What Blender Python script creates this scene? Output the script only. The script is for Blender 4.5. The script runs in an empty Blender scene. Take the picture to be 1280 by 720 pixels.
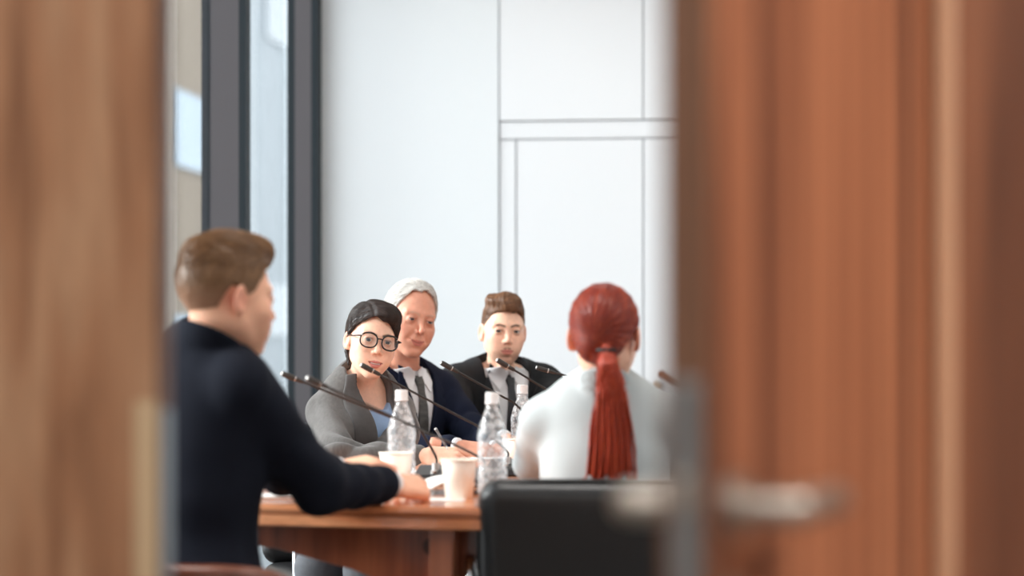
import bpy, bmesh, math, random
import numpy as np
from mathutils import Vector, Matrix
random.seed(7); np.random.seed(7)
C = bpy.context.scene.collection
PI = math.pi
YAW = math.radians(7.0)            # the room stands turned a little to the camera axis
cY, sY = math.cos(YAW), math.sin(YAW)
CAMZ, FPX, HOR = 1.08, 3000.0, 445.0

def W(X, D):                        # camera-aligned ground coordinates (metres right, metres ahead) -> room coordinates
    return (X*cY - D*sY, X*sY + D*cY)
def P(px, py, D):
    X = (px-640)/FPX*D
    x, y = W(X, D)
    return np.array((x, y, CAMZ-(py-HOR)/FPX*D))
def G(px, D, z=0.0):                # point at height z at a bearing and distance
    x, y = W((px-640)/FPX*D, D)
    return np.array((x, y, z))

# ------------------------------------------------------------------ materials
def lin(c):
    return tuple(((v/255)/12.92 if v/255 <= .04045 else ((v/255+.055)/1.055)**2.4) for v in c)
MATS = {}
def mat(name, col, rough=.6, metal=0, spec=.5, noise=0, nscale=60, bump=0, bscale=300, sheen=0, attr=False, sss=0, coat=0, stretch=None, emis=0):
    if name in MATS: return MATS[name]
    m = bpy.data.materials.new(name); m.use_nodes = True
    nt = m.node_tree; b = nt.nodes['Principled BSDF']
    c = lin(col); b.inputs['Base Color'].default_value = (*c, 1)
    b.inputs['Roughness'].default_value = rough; b.inputs['Metallic'].default_value = metal
    b.inputs['Specular IOR Level'].default_value = spec
    b.inputs['Sheen Weight'].default_value = sheen
    b.inputs['Coat Weight'].default_value = coat
    b.inputs['Subsurface Weight'].default_value = sss
    if sss:
        b.inputs['Subsurface Radius'].default_value = (1, .35, .2); b.inputs['Subsurface Scale'].default_value = .006
    if emis:
        b.inputs['Emission Color'].default_value = (*c, 1); b.inputs['Emission Strength'].default_value = emis
    tc = nt.nodes.new('ShaderNodeTexCoord')
    src = tc.outputs['Object']
    if stretch:
        mp = nt.nodes.new('ShaderNodeMapping'); mp.inputs['Scale'].default_value = stretch
        nt.links.new(src, mp.inputs['Vector']); src = mp.outputs['Vector']
    cs = None
    if attr:
        at = nt.nodes.new('ShaderNodeAttribute'); at.attribute_name = 'Col'; cs = at.outputs['Color']
        nt.links.new(cs, b.inputs['Base Color'])
    if noise:
        n = nt.nodes.new('ShaderNodeTexNoise'); n.inputs['Scale'].default_value = nscale; n.inputs['Detail'].default_value = 5
        nt.links.new(src, n.inputs['Vector'])
        mr = nt.nodes.new('ShaderNodeMapRange'); mr.inputs[1].default_value = .3; mr.inputs[2].default_value = .7
        mr.inputs[3].default_value = 1-noise; mr.inputs[4].default_value = 1+noise
        nt.links.new(n.outputs['Fac'], mr.inputs[0])
        vm = nt.nodes.new('ShaderNodeVectorMath'); vm.operation = 'SCALE'
        if cs: nt.links.new(cs, vm.inputs[0])
        else: vm.inputs[0].default_value = c
        nt.links.new(mr.outputs[0], vm.inputs['Scale']); nt.links.new(vm.outputs[0], b.inputs['Base Color'])
    if bump:
        n2 = nt.nodes.new('ShaderNodeTexNoise'); n2.inputs['Scale'].default_value = bscale; n2.inputs['Detail'].default_value = 3
        nt.links.new(src, n2.inputs['Vector'])
        bp = nt.nodes.new('ShaderNodeBump'); bp.inputs['Strength'].default_value = bump; bp.inputs['Distance'].default_value = .002
        nt.links.new(n2.outputs['Fac'], bp.inputs['Height']); nt.links.new(bp.outputs[0], b.inputs['Normal'])
    MATS[name] = m; return m

def wood(name, dark, mid, light, scale=(9, 9, .5), rough=.4, coat=0, detail=4, width=1.0, zoff=0.0, pts=(.3, .5, .72)):
    m = bpy.data.materials.new(name); m.use_nodes = True; nt = m.node_tree; b = nt.nodes['Principled BSDF']
    tc = nt.nodes.new('ShaderNodeTexCoord'); mp = nt.nodes.new('ShaderNodeMapping'); mp.inputs['Scale'].default_value = scale
    mp.inputs['Location'].default_value = (zoff, zoff*1.7, zoff*.3)
    nt.links.new(tc.outputs['Object'], mp.inputs['Vector'])
    n = nt.nodes.new('ShaderNodeTexNoise'); n.inputs['Scale'].default_value = width; n.inputs['Detail'].default_value = detail
    n.inputs['Distortion'].default_value = .6
    nt.links.new(mp.outputs[0], n.inputs['Vector'])
    r = nt.nodes.new('ShaderNodeValToRGB'); e = r.color_ramp.elements
    e[0].position = pts[0]; e[0].color = (*lin(dark), 1); e[1].position = pts[2]; e[1].color = (*lin(light), 1)
    k = e.new(pts[1]); k.color = (*lin(mid), 1)
    nt.links.new(n.outputs['Fac'], r.inputs[0])
    n2 = nt.nodes.new('ShaderNodeTexNoise'); n2.inputs['Scale'].default_value = width*9; n2.inputs['Detail'].default_value = 2
    nt.links.new(mp.outputs[0], n2.inputs['Vector'])
    mr = nt.nodes.new('ShaderNodeMapRange'); mr.inputs[1].default_value = .3; mr.inputs[2].default_value = .7; mr.inputs[3].default_value = .88; mr.inputs[4].default_value = 1.1
    nt.links.new(n2.outputs['Fac'], mr.inputs[0])
    vm = nt.nodes.new('ShaderNodeVectorMath'); vm.operation = 'SCALE'
    nt.links.new(r.outputs[0], vm.inputs[0]); nt.links.new(mr.outputs[0], vm.inputs['Scale'])
    nt.links.new(vm.outputs[0], b.inputs['Base Color'])
    b.inputs['Roughness'].default_value = rough; b.inputs['Coat Weight'].default_value = coat; b.inputs['Coat Roughness'].default_value = .15
    return m

def clear(name, tint=(1, 1, 1), haze=.0, edge=.9, rough=.05, bump=0, hazecol=(.95, .95, .95)):
    m = bpy.data.materials.new(name); m.use_nodes = True; nt = m.node_tree
    nt.nodes.remove(nt.nodes['Principled BSDF']); out = nt.nodes['Material Output']
    tr = nt.nodes.new('ShaderNodeBsdfTransparent'); tr.inputs[0].default_value = (*tint, 1)
    gl = nt.nodes.new('ShaderNodeBsdfGlossy'); gl.inputs['Roughness'].default_value = rough
    lw = nt.nodes.new('ShaderNodeLayerWeight'); lw.inputs[0].default_value = .5
    pw = nt.nodes.new('ShaderNodeMath'); pw.operation = 'POWER'; pw.inputs[1].default_value = 4.0
    fr = nt.nodes.new('ShaderNodeMath'); fr.operation = 'MULTIPLY_ADD'; fr.inputs[1].default_value = edge; fr.inputs[2].default_value = .04*min(1, edge*2)
    nt.links.new(lw.outputs['Facing'], pw.inputs[0]); nt.links.new(pw.outputs[0], fr.inputs[0])
    mx = nt.nodes.new('ShaderNodeMixShader')
    nt.links.new(fr.outputs[0], mx.inputs[0]); nt.links.new(tr.outputs[0], mx.inputs[1]); nt.links.new(gl.outputs[0], mx.inputs[2])
    res = mx
    if haze:
        df = nt.nodes.new('ShaderNodeBsdfTranslucent'); df.inputs[0].default_value = (*hazecol, 1)
        d2 = nt.nodes.new('ShaderNodeBsdfDiffuse'); d2.inputs[0].default_value = (*hazecol, 1)
        md = nt.nodes.new('ShaderNodeMixShader'); nt.links.new(df.outputs[0], md.inputs[1]); nt.links.new(d2.outputs[0], md.inputs[2])
        m2 = nt.nodes.new('ShaderNodeMixShader'); m2.inputs[0].default_value = haze
        if bump:
            t2 = nt.nodes.new('ShaderNodeTexCoord'); n2 = nt.nodes.new('ShaderNodeTexNoise'); n2.inputs['Scale'].default_value = 70; n2.inputs['Detail'].default_value = 3
            nt.links.new(t2.outputs['Object'], n2.inputs['Vector'])
            r2 = nt.nodes.new('ShaderNodeMapRange'); r2.inputs[1].default_value = .42; r2.inputs[2].default_value = .62; r2.inputs[3].default_value = haze*.3; r2.inputs[4].default_value = min(1, haze*2.2)  # milky patches put in for the glitter of embossed relief
            nt.links.new(n2.outputs['Fac'], r2.inputs[0]); nt.links.new(r2.outputs[0], m2.inputs[0])
        nt.links.new(mx.outputs[0], m2.inputs[1]); nt.links.new(md.outputs[0], m2.inputs[2]); res = m2
    if bump:
        tc = nt.nodes.new('ShaderNodeTexCoord')
        n = nt.nodes.new('ShaderNodeTexNoise'); n.inputs['Scale'].default_value = 45; n.inputs['Detail'].default_value = 2
        nt.links.new(tc.outputs['Object'], n.inputs['Vector'])
        bp = nt.nodes.new('ShaderNodeBump'); bp.inputs['Strength'].default_value = bump; bp.inputs['Distance'].default_value = .01
        nt.links.new(n.outputs['Fac'], bp.inputs['Height']); nt.links.new(bp.outputs[0], gl.inputs['Normal']); nt.links.new(bp.outputs[0], lw.inputs['Normal'])
    nt.links.new(res.outputs[0], out.inputs['Surface'])
    return m

# ------------------------------------------------------------------ object helpers
def link(o, parent=None, m=None):
    C.objects.link(o)
    if parent is not None: o.parent = parent
    if m is not None: o.data.materials.append(m)
    return o
def tag(o, label=None, cat=None, group=None, kind=None):
    if label: o['label'] = label
    if cat: o['category'] = cat
    if group: o['group'] = group
    if kind: o['kind'] = kind
    return o
def empty(name, loc=(0, 0, 0), rz=0.0):
    o = bpy.data.objects.new(name, None); o.location = loc; o.rotation_euler = (0, 0, rz); o.empty_display_size = .1
    C.objects.link(o); return o
def bobj(name, bm, m, parent=None, smooth=False, bevel=0, seg=2):
    bmesh.ops.recalc_face_normals(bm, faces=bm.faces)
    me = bpy.data.meshes.new(name); bm.to_mesh(me); bm.free()
    if smooth:
        for f in me.polygons: f.use_smooth = True
    o = link(bpy.data.objects.new(name, me), parent, m)
    if bevel:
        md = o.modifiers.new('bevel', 'BEVEL'); md.width = bevel; md.segments = seg; md.limit_method = 'ANGLE'; md.angle_limit = math.radians(40)
    return o
def box(bm, x0, x1, y0, y1, z0, z1):
    vs = [bm.verts.new((x, y, z)) for x in (x0, x1) for y in (y0, y1) for z in (z0, z1)]
    for f in ((0, 1, 3, 2), (4, 6, 7, 5), (0, 4, 5, 1), (2, 3, 7, 6), (0, 2, 6, 4), (1, 5, 7, 3)): bm.faces.new([vs[i] for i in f])
def tube(bm, pts, r, n=12, r2=None, flat=1.0, cap=True):
    pts = [Vector(p) for p in pts]; rings = []; prev = None
    for i, p in enumerate(pts):
        t = (pts[min(i+1, len(pts)-1)] - pts[max(i-1, 0)]).normalized()
        if prev is None:
            a = Vector((0, 0, 1)) if abs(t.z) < .9 else Vector((1, 0, 0)); u = t.cross(a).normalized()
        else:
            u = (prev - t*prev.dot(t)).normalized()
        prev = u; v = t.cross(u).normalized()
        rr = r if r2 is None else r+(r2-r)*i/(len(pts)-1)
        rings.append([bm.verts.new(p+u*math.cos(2*PI*k/n)*rr+v*math.sin(2*PI*k/n)*rr*flat) for k in range(n)])
    for a, b in zip(rings, rings[1:]):
        for k in range(n): bm.faces.new((a[k], a[(k+1) % n], b[(k+1) % n], b[k]))
    if cap: bm.faces.new(rings[0]); bm.faces.new(rings[-1][::-1])
def lathe(bm, prof, n=32, c=(0, 0, 0), close=False):
    rings = []
    for r, z in prof:
        if r < 1e-6: rings.append([bm.verts.new((c[0], c[1], c[2]+z))])
        else: rings.append([bm.verts.new((c[0]+r*math.cos(2*PI*k/n), c[1]+r*math.sin(2*PI*k/n), c[2]+z)) for k in range(n)])
    for a, b in zip(rings, rings[1:]):
        for k in range(n):
            q = [a[k % len(a)], a[(k+1) % n % len(a)], b[(k+1) % n % len(b)], b[k % len(b)]]
            u = []
            for v in q:
                if v not in u: u.append(v)
            if len(u) > 2: bm.faces.new(u)
def catmull(pts, n=8, closed=False):
    pts = [np.array(p, float) for p in pts]; out = []; N = len(pts)
    rng = range(N if closed else N-1)
    for i in rng:
        if closed: a, b, c, d = pts[i-1], pts[i], pts[(i+1) % N], pts[(i+2) % N]
        else: a, b, c, d = pts[max(i-1, 0)], pts[i], pts[i+1], pts[min(i+2, N-1)]
        for k in range(n):
            t = k/n
            out.append(.5*((2*b)+(-a+c)*t+(2*a-5*b+4*c-d)*t*t+(-a+3*b-3*c+d)*t**3))
    if not closed: out.append(pts[-1])
    return out

# ------------------------------------------------------------------ distance-field modelling (for bodies and clothes)
F = np.float32
def V3(*a): return np.array(a, F)
def length(v): return np.sqrt((v*v).sum(1))
def sph(p, c, r): return length(p-V3(*c))-r
def ell(p, c, r):
    q = (p-V3(*c)); r = V3(*r); k0 = length(q/r); k1 = length(q/(r*r)); return k0*(k0-1)/np.maximum(k1, 1e-6)
def rc(p, a, b, ra, rb):
    a = V3(*a); b = V3(*b); ab = b-a; q = p-a
    h = np.clip((q@ab)/max(float(ab@ab), 1e-9), 0, 1)
    return length(q-h[:, None]*ab)-(ra+(rb-ra)*h)
def rbox(p, c, s, r):
    q = np.abs(p-V3(*c))-(V3(*s)-r); return length(np.maximum(q, 0))+np.minimum(q.max(1), 0)-r
def smin(a, b, k):
    h = np.maximum(k-np.abs(a-b), 0)/k; return np.minimum(a, b)-h*h*k*.25
def smax(a, b, k): return -smin(-a, -b, k)
def poly2(x, z, pts):               # signed distance to a 2D polygon
    d = np.full(x.shape, 1e9, F); s = np.ones(x.shape, F); n = len(pts)
    for i in range(n):
        ax, az = pts[i]; bx, bz = pts[i-1]
        ex, ez = bx-ax, bz-az; wx, wz = x-ax, z-az
        t = np.clip((wx*ex+wz*ez)/(ex*ex+ez*ez), 0, 1)
        d = np.minimum(d, (wx-ex*t)**2+(wz-ez*t)**2)
        c1 = z >= az; c2 = z < bz; c3 = ex*wz > ez*wx
        fl = (c1 & c2 & c3) | (~c1 & ~c2 & ~c3)
        s = np.where(fl, -s, s)
    return s*np.sqrt(d)
def wob(p, f, s=0.0):
    x, y, z = p[:, 0]*f, p[:, 1]*f, p[:, 2]*f
    return (np.sin(x*1.0+1.7*np.sin(y*.9+s)+s)+np.sin(y*1.1+1.6*np.sin(z*.8+2*s)+1.3)+np.sin(z*1.05+1.5*np.sin(x*.85+s*.7)+2.1))/3
E12 = [((0,0,0),(1,0,0)),((0,1,0),(1,1,0)),((0,0,1),(1,0,1)),((0,1,1),(1,1,1)),((0,0,0),(0,1,0)),((1,0,0),(1,1,0)),((0,0,1),(0,1,1)),((1,0,1),(1,1,1)),((0,0,0),(0,0,1)),((1,0,0),(1,0,1)),((0,1,0),(0,1,1)),((1,1,0),(1,1,1))]
def nets(f, lo, hi, h):
    lo = np.array(lo, F); hi = np.array(hi, F); B = 4
    nc = np.ceil((hi-lo)/(h*B)).astype(int)+1
    gx = [lo[i]+np.arange(nc[i]+1)*h*B for i in range(3)]
    g = np.stack(np.meshgrid(*gx, indexing='ij'), -1).reshape(-1, 3).astype(F)
    cv = f(g).reshape(nc+1)
    near = np.zeros(nc, bool); thr = h*B*2.2
    for a in (0, 1):
        for b in (0, 1):
            for c in (0, 1):
                near |= np.abs(cv[a:a+nc[0], b:b+nc[1], c:c+nc[2]]) < thr
    nf = nc*B+1
    Vv = np.ones(nf, F)
    up = np.where(cv[:-1, :-1, :-1] < 0, -1, 1).astype(F)
    Vv[:-1, :-1, :-1] = up.repeat(B, 0).repeat(B, 1).repeat(B, 2)
    act = np.zeros(nf, bool); r = near.repeat(B, 0).repeat(B, 1).repeat(B, 2)
    for a in (0, 1):
        for b in (0, 1):
            for c in (0, 1): act[a:a+nc[0]*B, b:b+nc[1]*B, c:c+nc[2]*B] |= r
    ii = np.argwhere(act)
    for s in range(0, len(ii), 400000):
        q = ii[s:s+400000]; Vv[q[:, 0], q[:, 1], q[:, 2]] = f((lo+q*h).astype(F))
    sg = Vv < 0
    cnt = np.zeros(nf-1, np.int8)
    for a in (0, 1):
        for b in (0, 1):
            for c in (0, 1): cnt += sg[a:a+nf[0]-1, b:b+nf[1]-1, c:c+nf[2]-1]
    I = np.argwhere((cnt > 0) & (cnt < 8))
    idm = np.full(nf-1, -1, np.int32); idm[I[:, 0], I[:, 1], I[:, 2]] = np.arange(len(I))
    acc = np.zeros((len(I), 3), F); n = np.zeros(len(I), F)
    for a, b in E12:
        va = Vv[I[:, 0]+a[0], I[:, 1]+a[1], I[:, 2]+a[2]]; vb = Vv[I[:, 0]+b[0], I[:, 1]+b[1], I[:, 2]+b[2]]
        m = (va < 0) != (vb < 0); t = np.where(m, va/np.where(m, va-vb, 1), 0)
        pos = V3(*a)+np.outer(t, V3(*b)-V3(*a)); acc += pos*m[:, None]; n += m
    v = lo+h*(I+acc/n[:, None])
    quads = []
    for ax in range(3):
        o1, o2 = [(1, 2), (2, 0), (0, 1)][ax]
        A = np.moveaxis(sg, ax, 0)
        sl = [slice(None)]*3; sl2 = [slice(None)]*3; sl[ax] = slice(0, -1); sl2[ax] = slice(1, None)
        ch = sg[tuple(sl)] != sg[tuple(sl2)]
        E = np.argwhere(ch)
        E = E[(E[:, o1] > 0) & (E[:, o2] > 0) & (E[:, o1] < nf[o1]-1) & (E[:, o2] < nf[o2]-1)]
        def cell(d1, d2):
            q = E.copy(); q[:, o1] -= d1; q[:, o2] -= d2; return idm[q[:, 0], q[:, 1], q[:, 2]]
        q = np.stack([cell(1, 1), cell(0, 1), cell(0, 0), cell(1, 0)], 1)
        fl = ~sg[E[:, 0], E[:, 1], E[:, 2]]
        q[fl] = q[fl][:, ::-1]
        quads.append(q)
    q = np.concatenate(quads); q = q[(q >= 0).all(1)]
    return v.astype(np.float64), q
def mk(name, parts, m, parent=None, colors=None):
    vs = []; fs = []; cs = []; off = 0
    for i, (v, q) in enumerate(parts):
        vs.append(v); fs.append(q+off); off += len(v)
    v = np.concatenate(vs); q = np.concatenate(fs)
    me = bpy.data.meshes.new(name)
    me.vertices.add(len(v)); me.vertices.foreach_set('co', v.astype(np.float32).ravel())
    me.loops.add(len(q)*4); me.loops.foreach_set('vertex_index', q.astype(np.int32).ravel())
    me.polygons.add(len(q)); me.polygons.foreach_set('loop_start', np.arange(len(q), dtype=np.int32)*4)
    me.polygons.foreach_set('loop_total', np.full(len(q), 4, np.int32))
    me.update(calc_edges=True); me.validate()
    me.polygons.foreach_set('use_smooth', np.ones(len(me.polygons), bool))
    if colors is not None:
        c = np.concatenate(colors); a = me.color_attributes.new('Col', 'FLOAT_COLOR', 'POINT')
        a.data.foreach_set('color', np.concatenate([c, np.ones((len(c), 1))], 1).astype(np.float32).ravel())
    return link(bpy.data.objects.new(name, me), parent, m)
def rotm(yaw, pitch=0, roll=0):
    return np.array((Matrix.Rotation(yaw, 3, 'Z') @ Matrix.Rotation(pitch, 3, 'X') @ Matrix.Rotation(roll, 3, 'Y')))

# ------------------------------------------------------------------ heads
def head_sdf(p, q):
    g = lambda k, d: q.get(k, d)
    w, jw, sm = g('w', 1.), g('jaw', 1.), g('smile', 0.)
    s = p.copy(); s[:, 0] = np.abs(s[:, 0])
    ch = g('chin', 0)
    d = ell(s, (0, .018, .032), (.0765*w, .098, .087))
    d = smin(d, ell(s, (0, -.022, -.026), (.0640*w, .064, .082)), .035)
    d = smin(d, rc(s, (.047*jw, .004, -.056), (.014*jw, -.062, -.099+ch), .020, .0175), .035)
    d = smin(d, sph(s, (0, -.0715, -.1005+ch), .0170), .022)
    d = smin(d, sph(s, (.040*w, -.055, -.030), .0240), .028)
    d = smin(d, ell(s, (.026, -.066, -.060), (.024, .020, .026)), .024)
    d = smin(d, rc(s, (.008, -.0805, .0205), (.044, -.069, .0215), .0085, .008), .018)
    d = smax(d, -sph(s, (.0310, -.1030, .0015), .0185), .014)
    nl = g('nose', 1.)
    d = smin(d, rc(s, (0, -.0795, .014), (0, -.1010*nl, -.027), .0048, .0078), .014)
    d = smin(d, sph(s, (0, -.1015*nl, -.0320), .0088), .007)
    d = smin(d, sph(s, (.0108, -.0915, -.0360), .0066), .007)
    d = smax(d, -ell(s, (.0058, -.0990, -.0420), (.0032, .0045, .0022)), .002)
    d = smin(d, ell(s, (0, -.0755, -.068), (.030, .0155, .022)), .016)
    op = g('open', 0.); lp = g('lip', 1)
    d = smax(d, -rc(s, (0, -.1005, -.050), (0, -.0965, -.058), .0022, .0026), .004)
    up = np.minimum(rc(s, (.0035, -.0908, -.0648), (.0120, -.0885, -.0655+sm*.3), .0044*lp**.5, .0036), rc(s, (.0120, -.0885, -.0655+sm*.3), (.0235, -.0800, -.0686+sm), .0036, .0012))
    lo = smin(rc(s, (0, -.0895, -.0760-op), (.0100, -.0872, -.0752-op*.9+sm*.2), .0056*lp, .0048*lp), rc(s, (.0100, -.0872, -.0752-op*.9+sm*.2), (.0215, -.0800, -.0702+sm-op*.3), .0046*lp, .0014), .002)
    d = smin(d, up, .0045); d = smin(d, lo, .0045)
    d = smax(d, -rc(s, (0, -.0985, -.0702-op*.45), (.0150, -.0945, -.0700-op*.4+sm*.5), .0014+op*.62, .0012+op*.5), .0018)
    d = smax(d, -rc(s, (.0150, -.0945, -.0700-op*.4+sm*.5), (.0240, -.0855, -.0690+sm), .0012+op*.5, .0009), .0018)
    d = smax(d, -ell(s, (0, -.0935, -.0895-op), (.014, .0062, .0042)), .008)
    if g('old', 0):
        d = smax(d, -rc(s, (.0170, -.0960, -.036), (.034, -.0860, -.062), .0032, .0028), .012)
        d = smax(d, -rc(s, (.020, -.0945, -.0165), (.044, -.0825, -.0160), .0026, .0020), .010)
        d = d+.0002*np.sin(p[:, 2]*560)*np.exp(-((p[:, 2]-.06)/.018)**2)*(p[:, 1] < -.04)
    eo = g('eye', 1.)
    d = smin(d, sph(s, (.0312, -.0762, .001), .0139), .006)
    e2 = s-V3(.0312, -.0925, .001); e2[:, 2] = e2[:, 2]+.10*(e2[:, 0])
    d = smax(d, -ell(e2, (0, 0, 0), (.0146, .0125, .0050*eo)), .0012)
    lid = rc(s, (.0200, -.0885, .0068*(.55+.45*eo)), (.0420, -.0845, .0062*(.55+.45*eo)), .0016, .0012)
    d = smin(d, lid, .003)
    # ears
    e = s-V3(.0745*w+g('earx', 0), .008, -.008); a = .42
    ex = e[:, 0]*math.cos(a)-e[:, 1]*math.sin(a); ey = e[:, 0]*math.sin(a)+e[:, 1]*math.cos(a)
    t = np.stack([ex, ey, e[:, 2]+e[:, 1]*.15], 1)
    ear = ell(t, (.004, .008, 0), (.0065, .0180, .031))
    ear = smax(ear, -ell(t, (.0115, .006, .003), (.0068, .0115, .021)), .004)
    ear = smin(ear, rc(t, (.003, .002, -.024), (.002, -.002, -.028), .0055, .005), .006)
    d = smin(d, ear, .005)
    nb = q['nb']                                            # neck base in head coordinates
    nr = g('neck', .052)
    d = smin(d, rc(p, (0, .022, -.05), nb, nr, nr*1.05), .022)
    if g('adam', 1): d = smin(d, rc(p, (0, -.03, -.115), (nb[0]*.6, nb[1]*.6-.03, nb[2]*.6-.02), .014, .012), .02)
    return d
def head_cols(v, q):
    p = v.astype(F); s = p.copy(); s[:, 0] = np.abs(s[:, 0])
    sk = np.array(lin(q['skin'])); n = len(v); c = np.tile(sk, (n, 1))
    sm, op = q.get('smile', 0), q.get('open', 0)
    def blend(mask, col, a=1.0):
        nonlocal c
        mk_ = np.clip(mask, 0, 1)[:, None]*a; c = c*(1-mk_)+np.array(lin(col))*mk_
    def soft(d, wd): return 1/(1+np.exp(np.clip(d/wd, -20, 20)))
    blend(soft(sph(s, (.045, -.06, -.035), .018), .008), q.get('blush', (214, 130, 108)), .5)
    blend(soft(sph(s, (0, -.11, -.034), .012), .005), q.get('blush', (214, 130, 108)), .35)
    blend(soft(sph(s, (.078, .02, -.008), .03), .006), q.get('blush', (214, 130, 108)), .6)
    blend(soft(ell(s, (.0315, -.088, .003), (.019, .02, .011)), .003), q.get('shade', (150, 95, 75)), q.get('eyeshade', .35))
    xs = np.abs(s[:, 0]); front_ = s[:, 1] < -.074
    zu = np.interp(xs, [0, .0035, .008, .016, .024], [-.0618, -.0603, -.0612, -.0650+sm*.5, -.0686+sm]); zl = np.interp(xs, [0, .010, .018, .024], [-.0815-op*1.2, -.0800-op, -.0755-op*.6+sm*.6, -.0688+sm])
    inside = np.minimum(zu-s[:, 2], s[:, 2]-zl)
    blend(1/(1+np.exp(np.clip(-inside/.0006, -20, 20)))*front_*np.clip((.0240-xs)/.0015, 0, 1), q.get('lips', (190, 105, 95)), .85)
    zc2 = np.interp(xs, [0, .015, .024], [-.0702-op*.45, -.0700-op*.4+sm*.5, -.0690+sm]); th_ = np.interp(xs, [0, .015, .025], [.0009+op*.5, .0009+op*.4, .0006])
    blend(soft(np.abs(s[:, 2]-zc2)-th_, .0004)*front_*np.clip((.0250-xs)/.002, 0, 1), (96, 36, 32), .9)
    if op > 0: blend(soft(np.abs(s[:, 2]-zc2-.0006)-op*.34, .0003)*front_*(xs < .0150), (232, 222, 214), .9)
    if q.get('stubble'):
        st = np.maximum(soft(ell(s, (0, -.062, -.088), (.05, .05, .034)), .006)*soft(-ell(s, (0, -.09, -.07), (.021, .03, .010)), .003), soft(rc(s, (.003, -.094, -.0565), (.023, -.084, -.066), .0035, .003), .0012)*1.2)
        blend(st, q.get('stubcol', (120, 82, 62)), q['stubble'])
        blend(soft(rc(s, (.002, -.096, -.0572), (.022, -.085, -.066), .0028, .0022), .001), q.get('stubcol', (120, 82, 62)), min(1, q['stubble']*1.5))
        blend(soft(ell(s, (0, -.088, -.088), (.008, .02, .006)), .002), q.get('stubcol', (120, 82, 62)), q['stubble'])
    br = rc(s, (.013, -.093, .0185), (.030, -.088, .0245+q.get('arch', 0)), .0026*q.get('browt', 1), .0030*q.get('browt', 1))
    br = np.minimum(br, rc(s, (.030, -.088, .0245+q.get('arch', 0)), (.046, -.074, .0200), .0030*q.get('browt', 1), .0012))
    blend(soft(br-.0006, .0007), q.get('brow', (70, 45, 30)), q.get('browa', .95))
    eo = q.get('eye', 1); lid = np.minimum(rc(s, (.0195, -.0895, .0045*eo), (.0310, -.0905, .0068*eo), .0011, .0014), rc(s, (.0310, -.0905, .0068*eo), (.0440, -.0850, .0030*eo), .0014, .0011))
    blend(soft(lid-.0006, .0005), (50, 30, 24), q.get('lash', .85))
    return c
def make_eye(q, side):
    """eyeball with iris and pupil as its own coloured mesh, in head coordinates"""
    th = np.linspace(0, PI, 25); ph = np.linspace(0, 2*PI, 33)[:-1]
    r = .0121; v = []; c = []
    gz = q.get('gaze', (0, 0))
    ax = np.array((math.sin(gz[0]), -math.cos(gz[0]), math.sin(gz[1]))); ax /= np.linalg.norm(ax)
    u = np.cross(ax, (0, 0, 1)); u /= np.linalg.norm(u); w = np.cross(u, ax)
    iris = np.array(lin(q.get('iris', (90, 70, 50)))); wh = np.array(lin((205, 194, 188)))
    for t in th:
        for f in ph:
            v.append(np.array((.0315*side, -.0765, .001))+r*(ax*math.cos(t)+(u*math.cos(f)+w*math.sin(f))*math.sin(t)))
            a = t*r
            c.append(np.array((.006, .005, .005)) if a < .0026 else iris if a < .0058 else iris*.25 if a < .0064 else wh)
    q4 = []; n = len(ph)
    for i in range(len(th)-1):
        for k in range(n): q4.append((i*n+k, (i+1)*n+k, (i+1)*n+(k+1) % n, i*n+(k+1) % n))
    return np.array(v), np.array(q4), np.array(c)

def scalp(p, t=0.0, w=1.0):
    s = p.copy(); s[:, 0] = np.abs(s[:, 0])
    return ell(s, (0, .018, .032), (.0765*w+t, .098+t, .087+t))
def hairline(p, tab):
    """height of the hairline round the head, by bearing from the face (degrees) on each side"""
    a = np.degrees(np.arctan2(p[:, 0], -(p[:, 1]-.012)))   # 0 = face, + = the person's left
    a = np.abs(a) if isinstance(tab, list) else a
    if isinstance(tab, list): return np.interp(a, [x for x, _ in tab], [y for _, y in tab]).astype(F)
    ks = tab['both']; return np.interp(a, [x for x, _ in ks], [y for _, y in ks]).astype(F)
MENLINE = [(0, .069), (25, .070), (38, .058), (52, .038), (63, .012), (70, -.030), (80, -.034), (86, .012), (104, .020), (118, -.010), (135, -.052), (180, -.066)]

def hair_swept(q):                   # short sides, fuller top swept across
    tt, ts = q.get('top', .022), q.get('side', .006); dirx = q.get('dir', 1); quiff = q.get('quiff', .012)
    def f(p):
        w = q.get('w', 1.)
        d = scalp(p, ts, w)
        zz = np.clip((p[:, 2]-.055)/.05, 0, 1)
        d = d-tt*.55*zz
        d = smin(d, ell(p, (.012*dirx, -.052, .098), (q.get('qw', .052), .040, .022+quiff)), .02)
        d = smin(d, ell(p, (-.012*dirx, -.005, .108), (.056, .07, .018+tt*.3)), .02)
        flow = p[:, 0]*.75*dirx+p[:, 1]*.9+.4*p[:, 2]
        u = p[:, 0]*.85-p[:, 1]*.55*dirx+.25*p[:, 2]
        d = d+zz*(.0010*np.sin(u*330+4*wob(p, 30, 1))+.0030*np.sin(u*95+3*wob(p, 20, 2)))
        d = d+(1-zz)*.0005*np.sin(p[:, 1]*800+3*wob(p, 60, 1))
        return smax(d, (hairline(p, MENLINE)-p[:, 2]+.0035*wob(p, 160, 3))*.7, .006)
    return f
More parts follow.
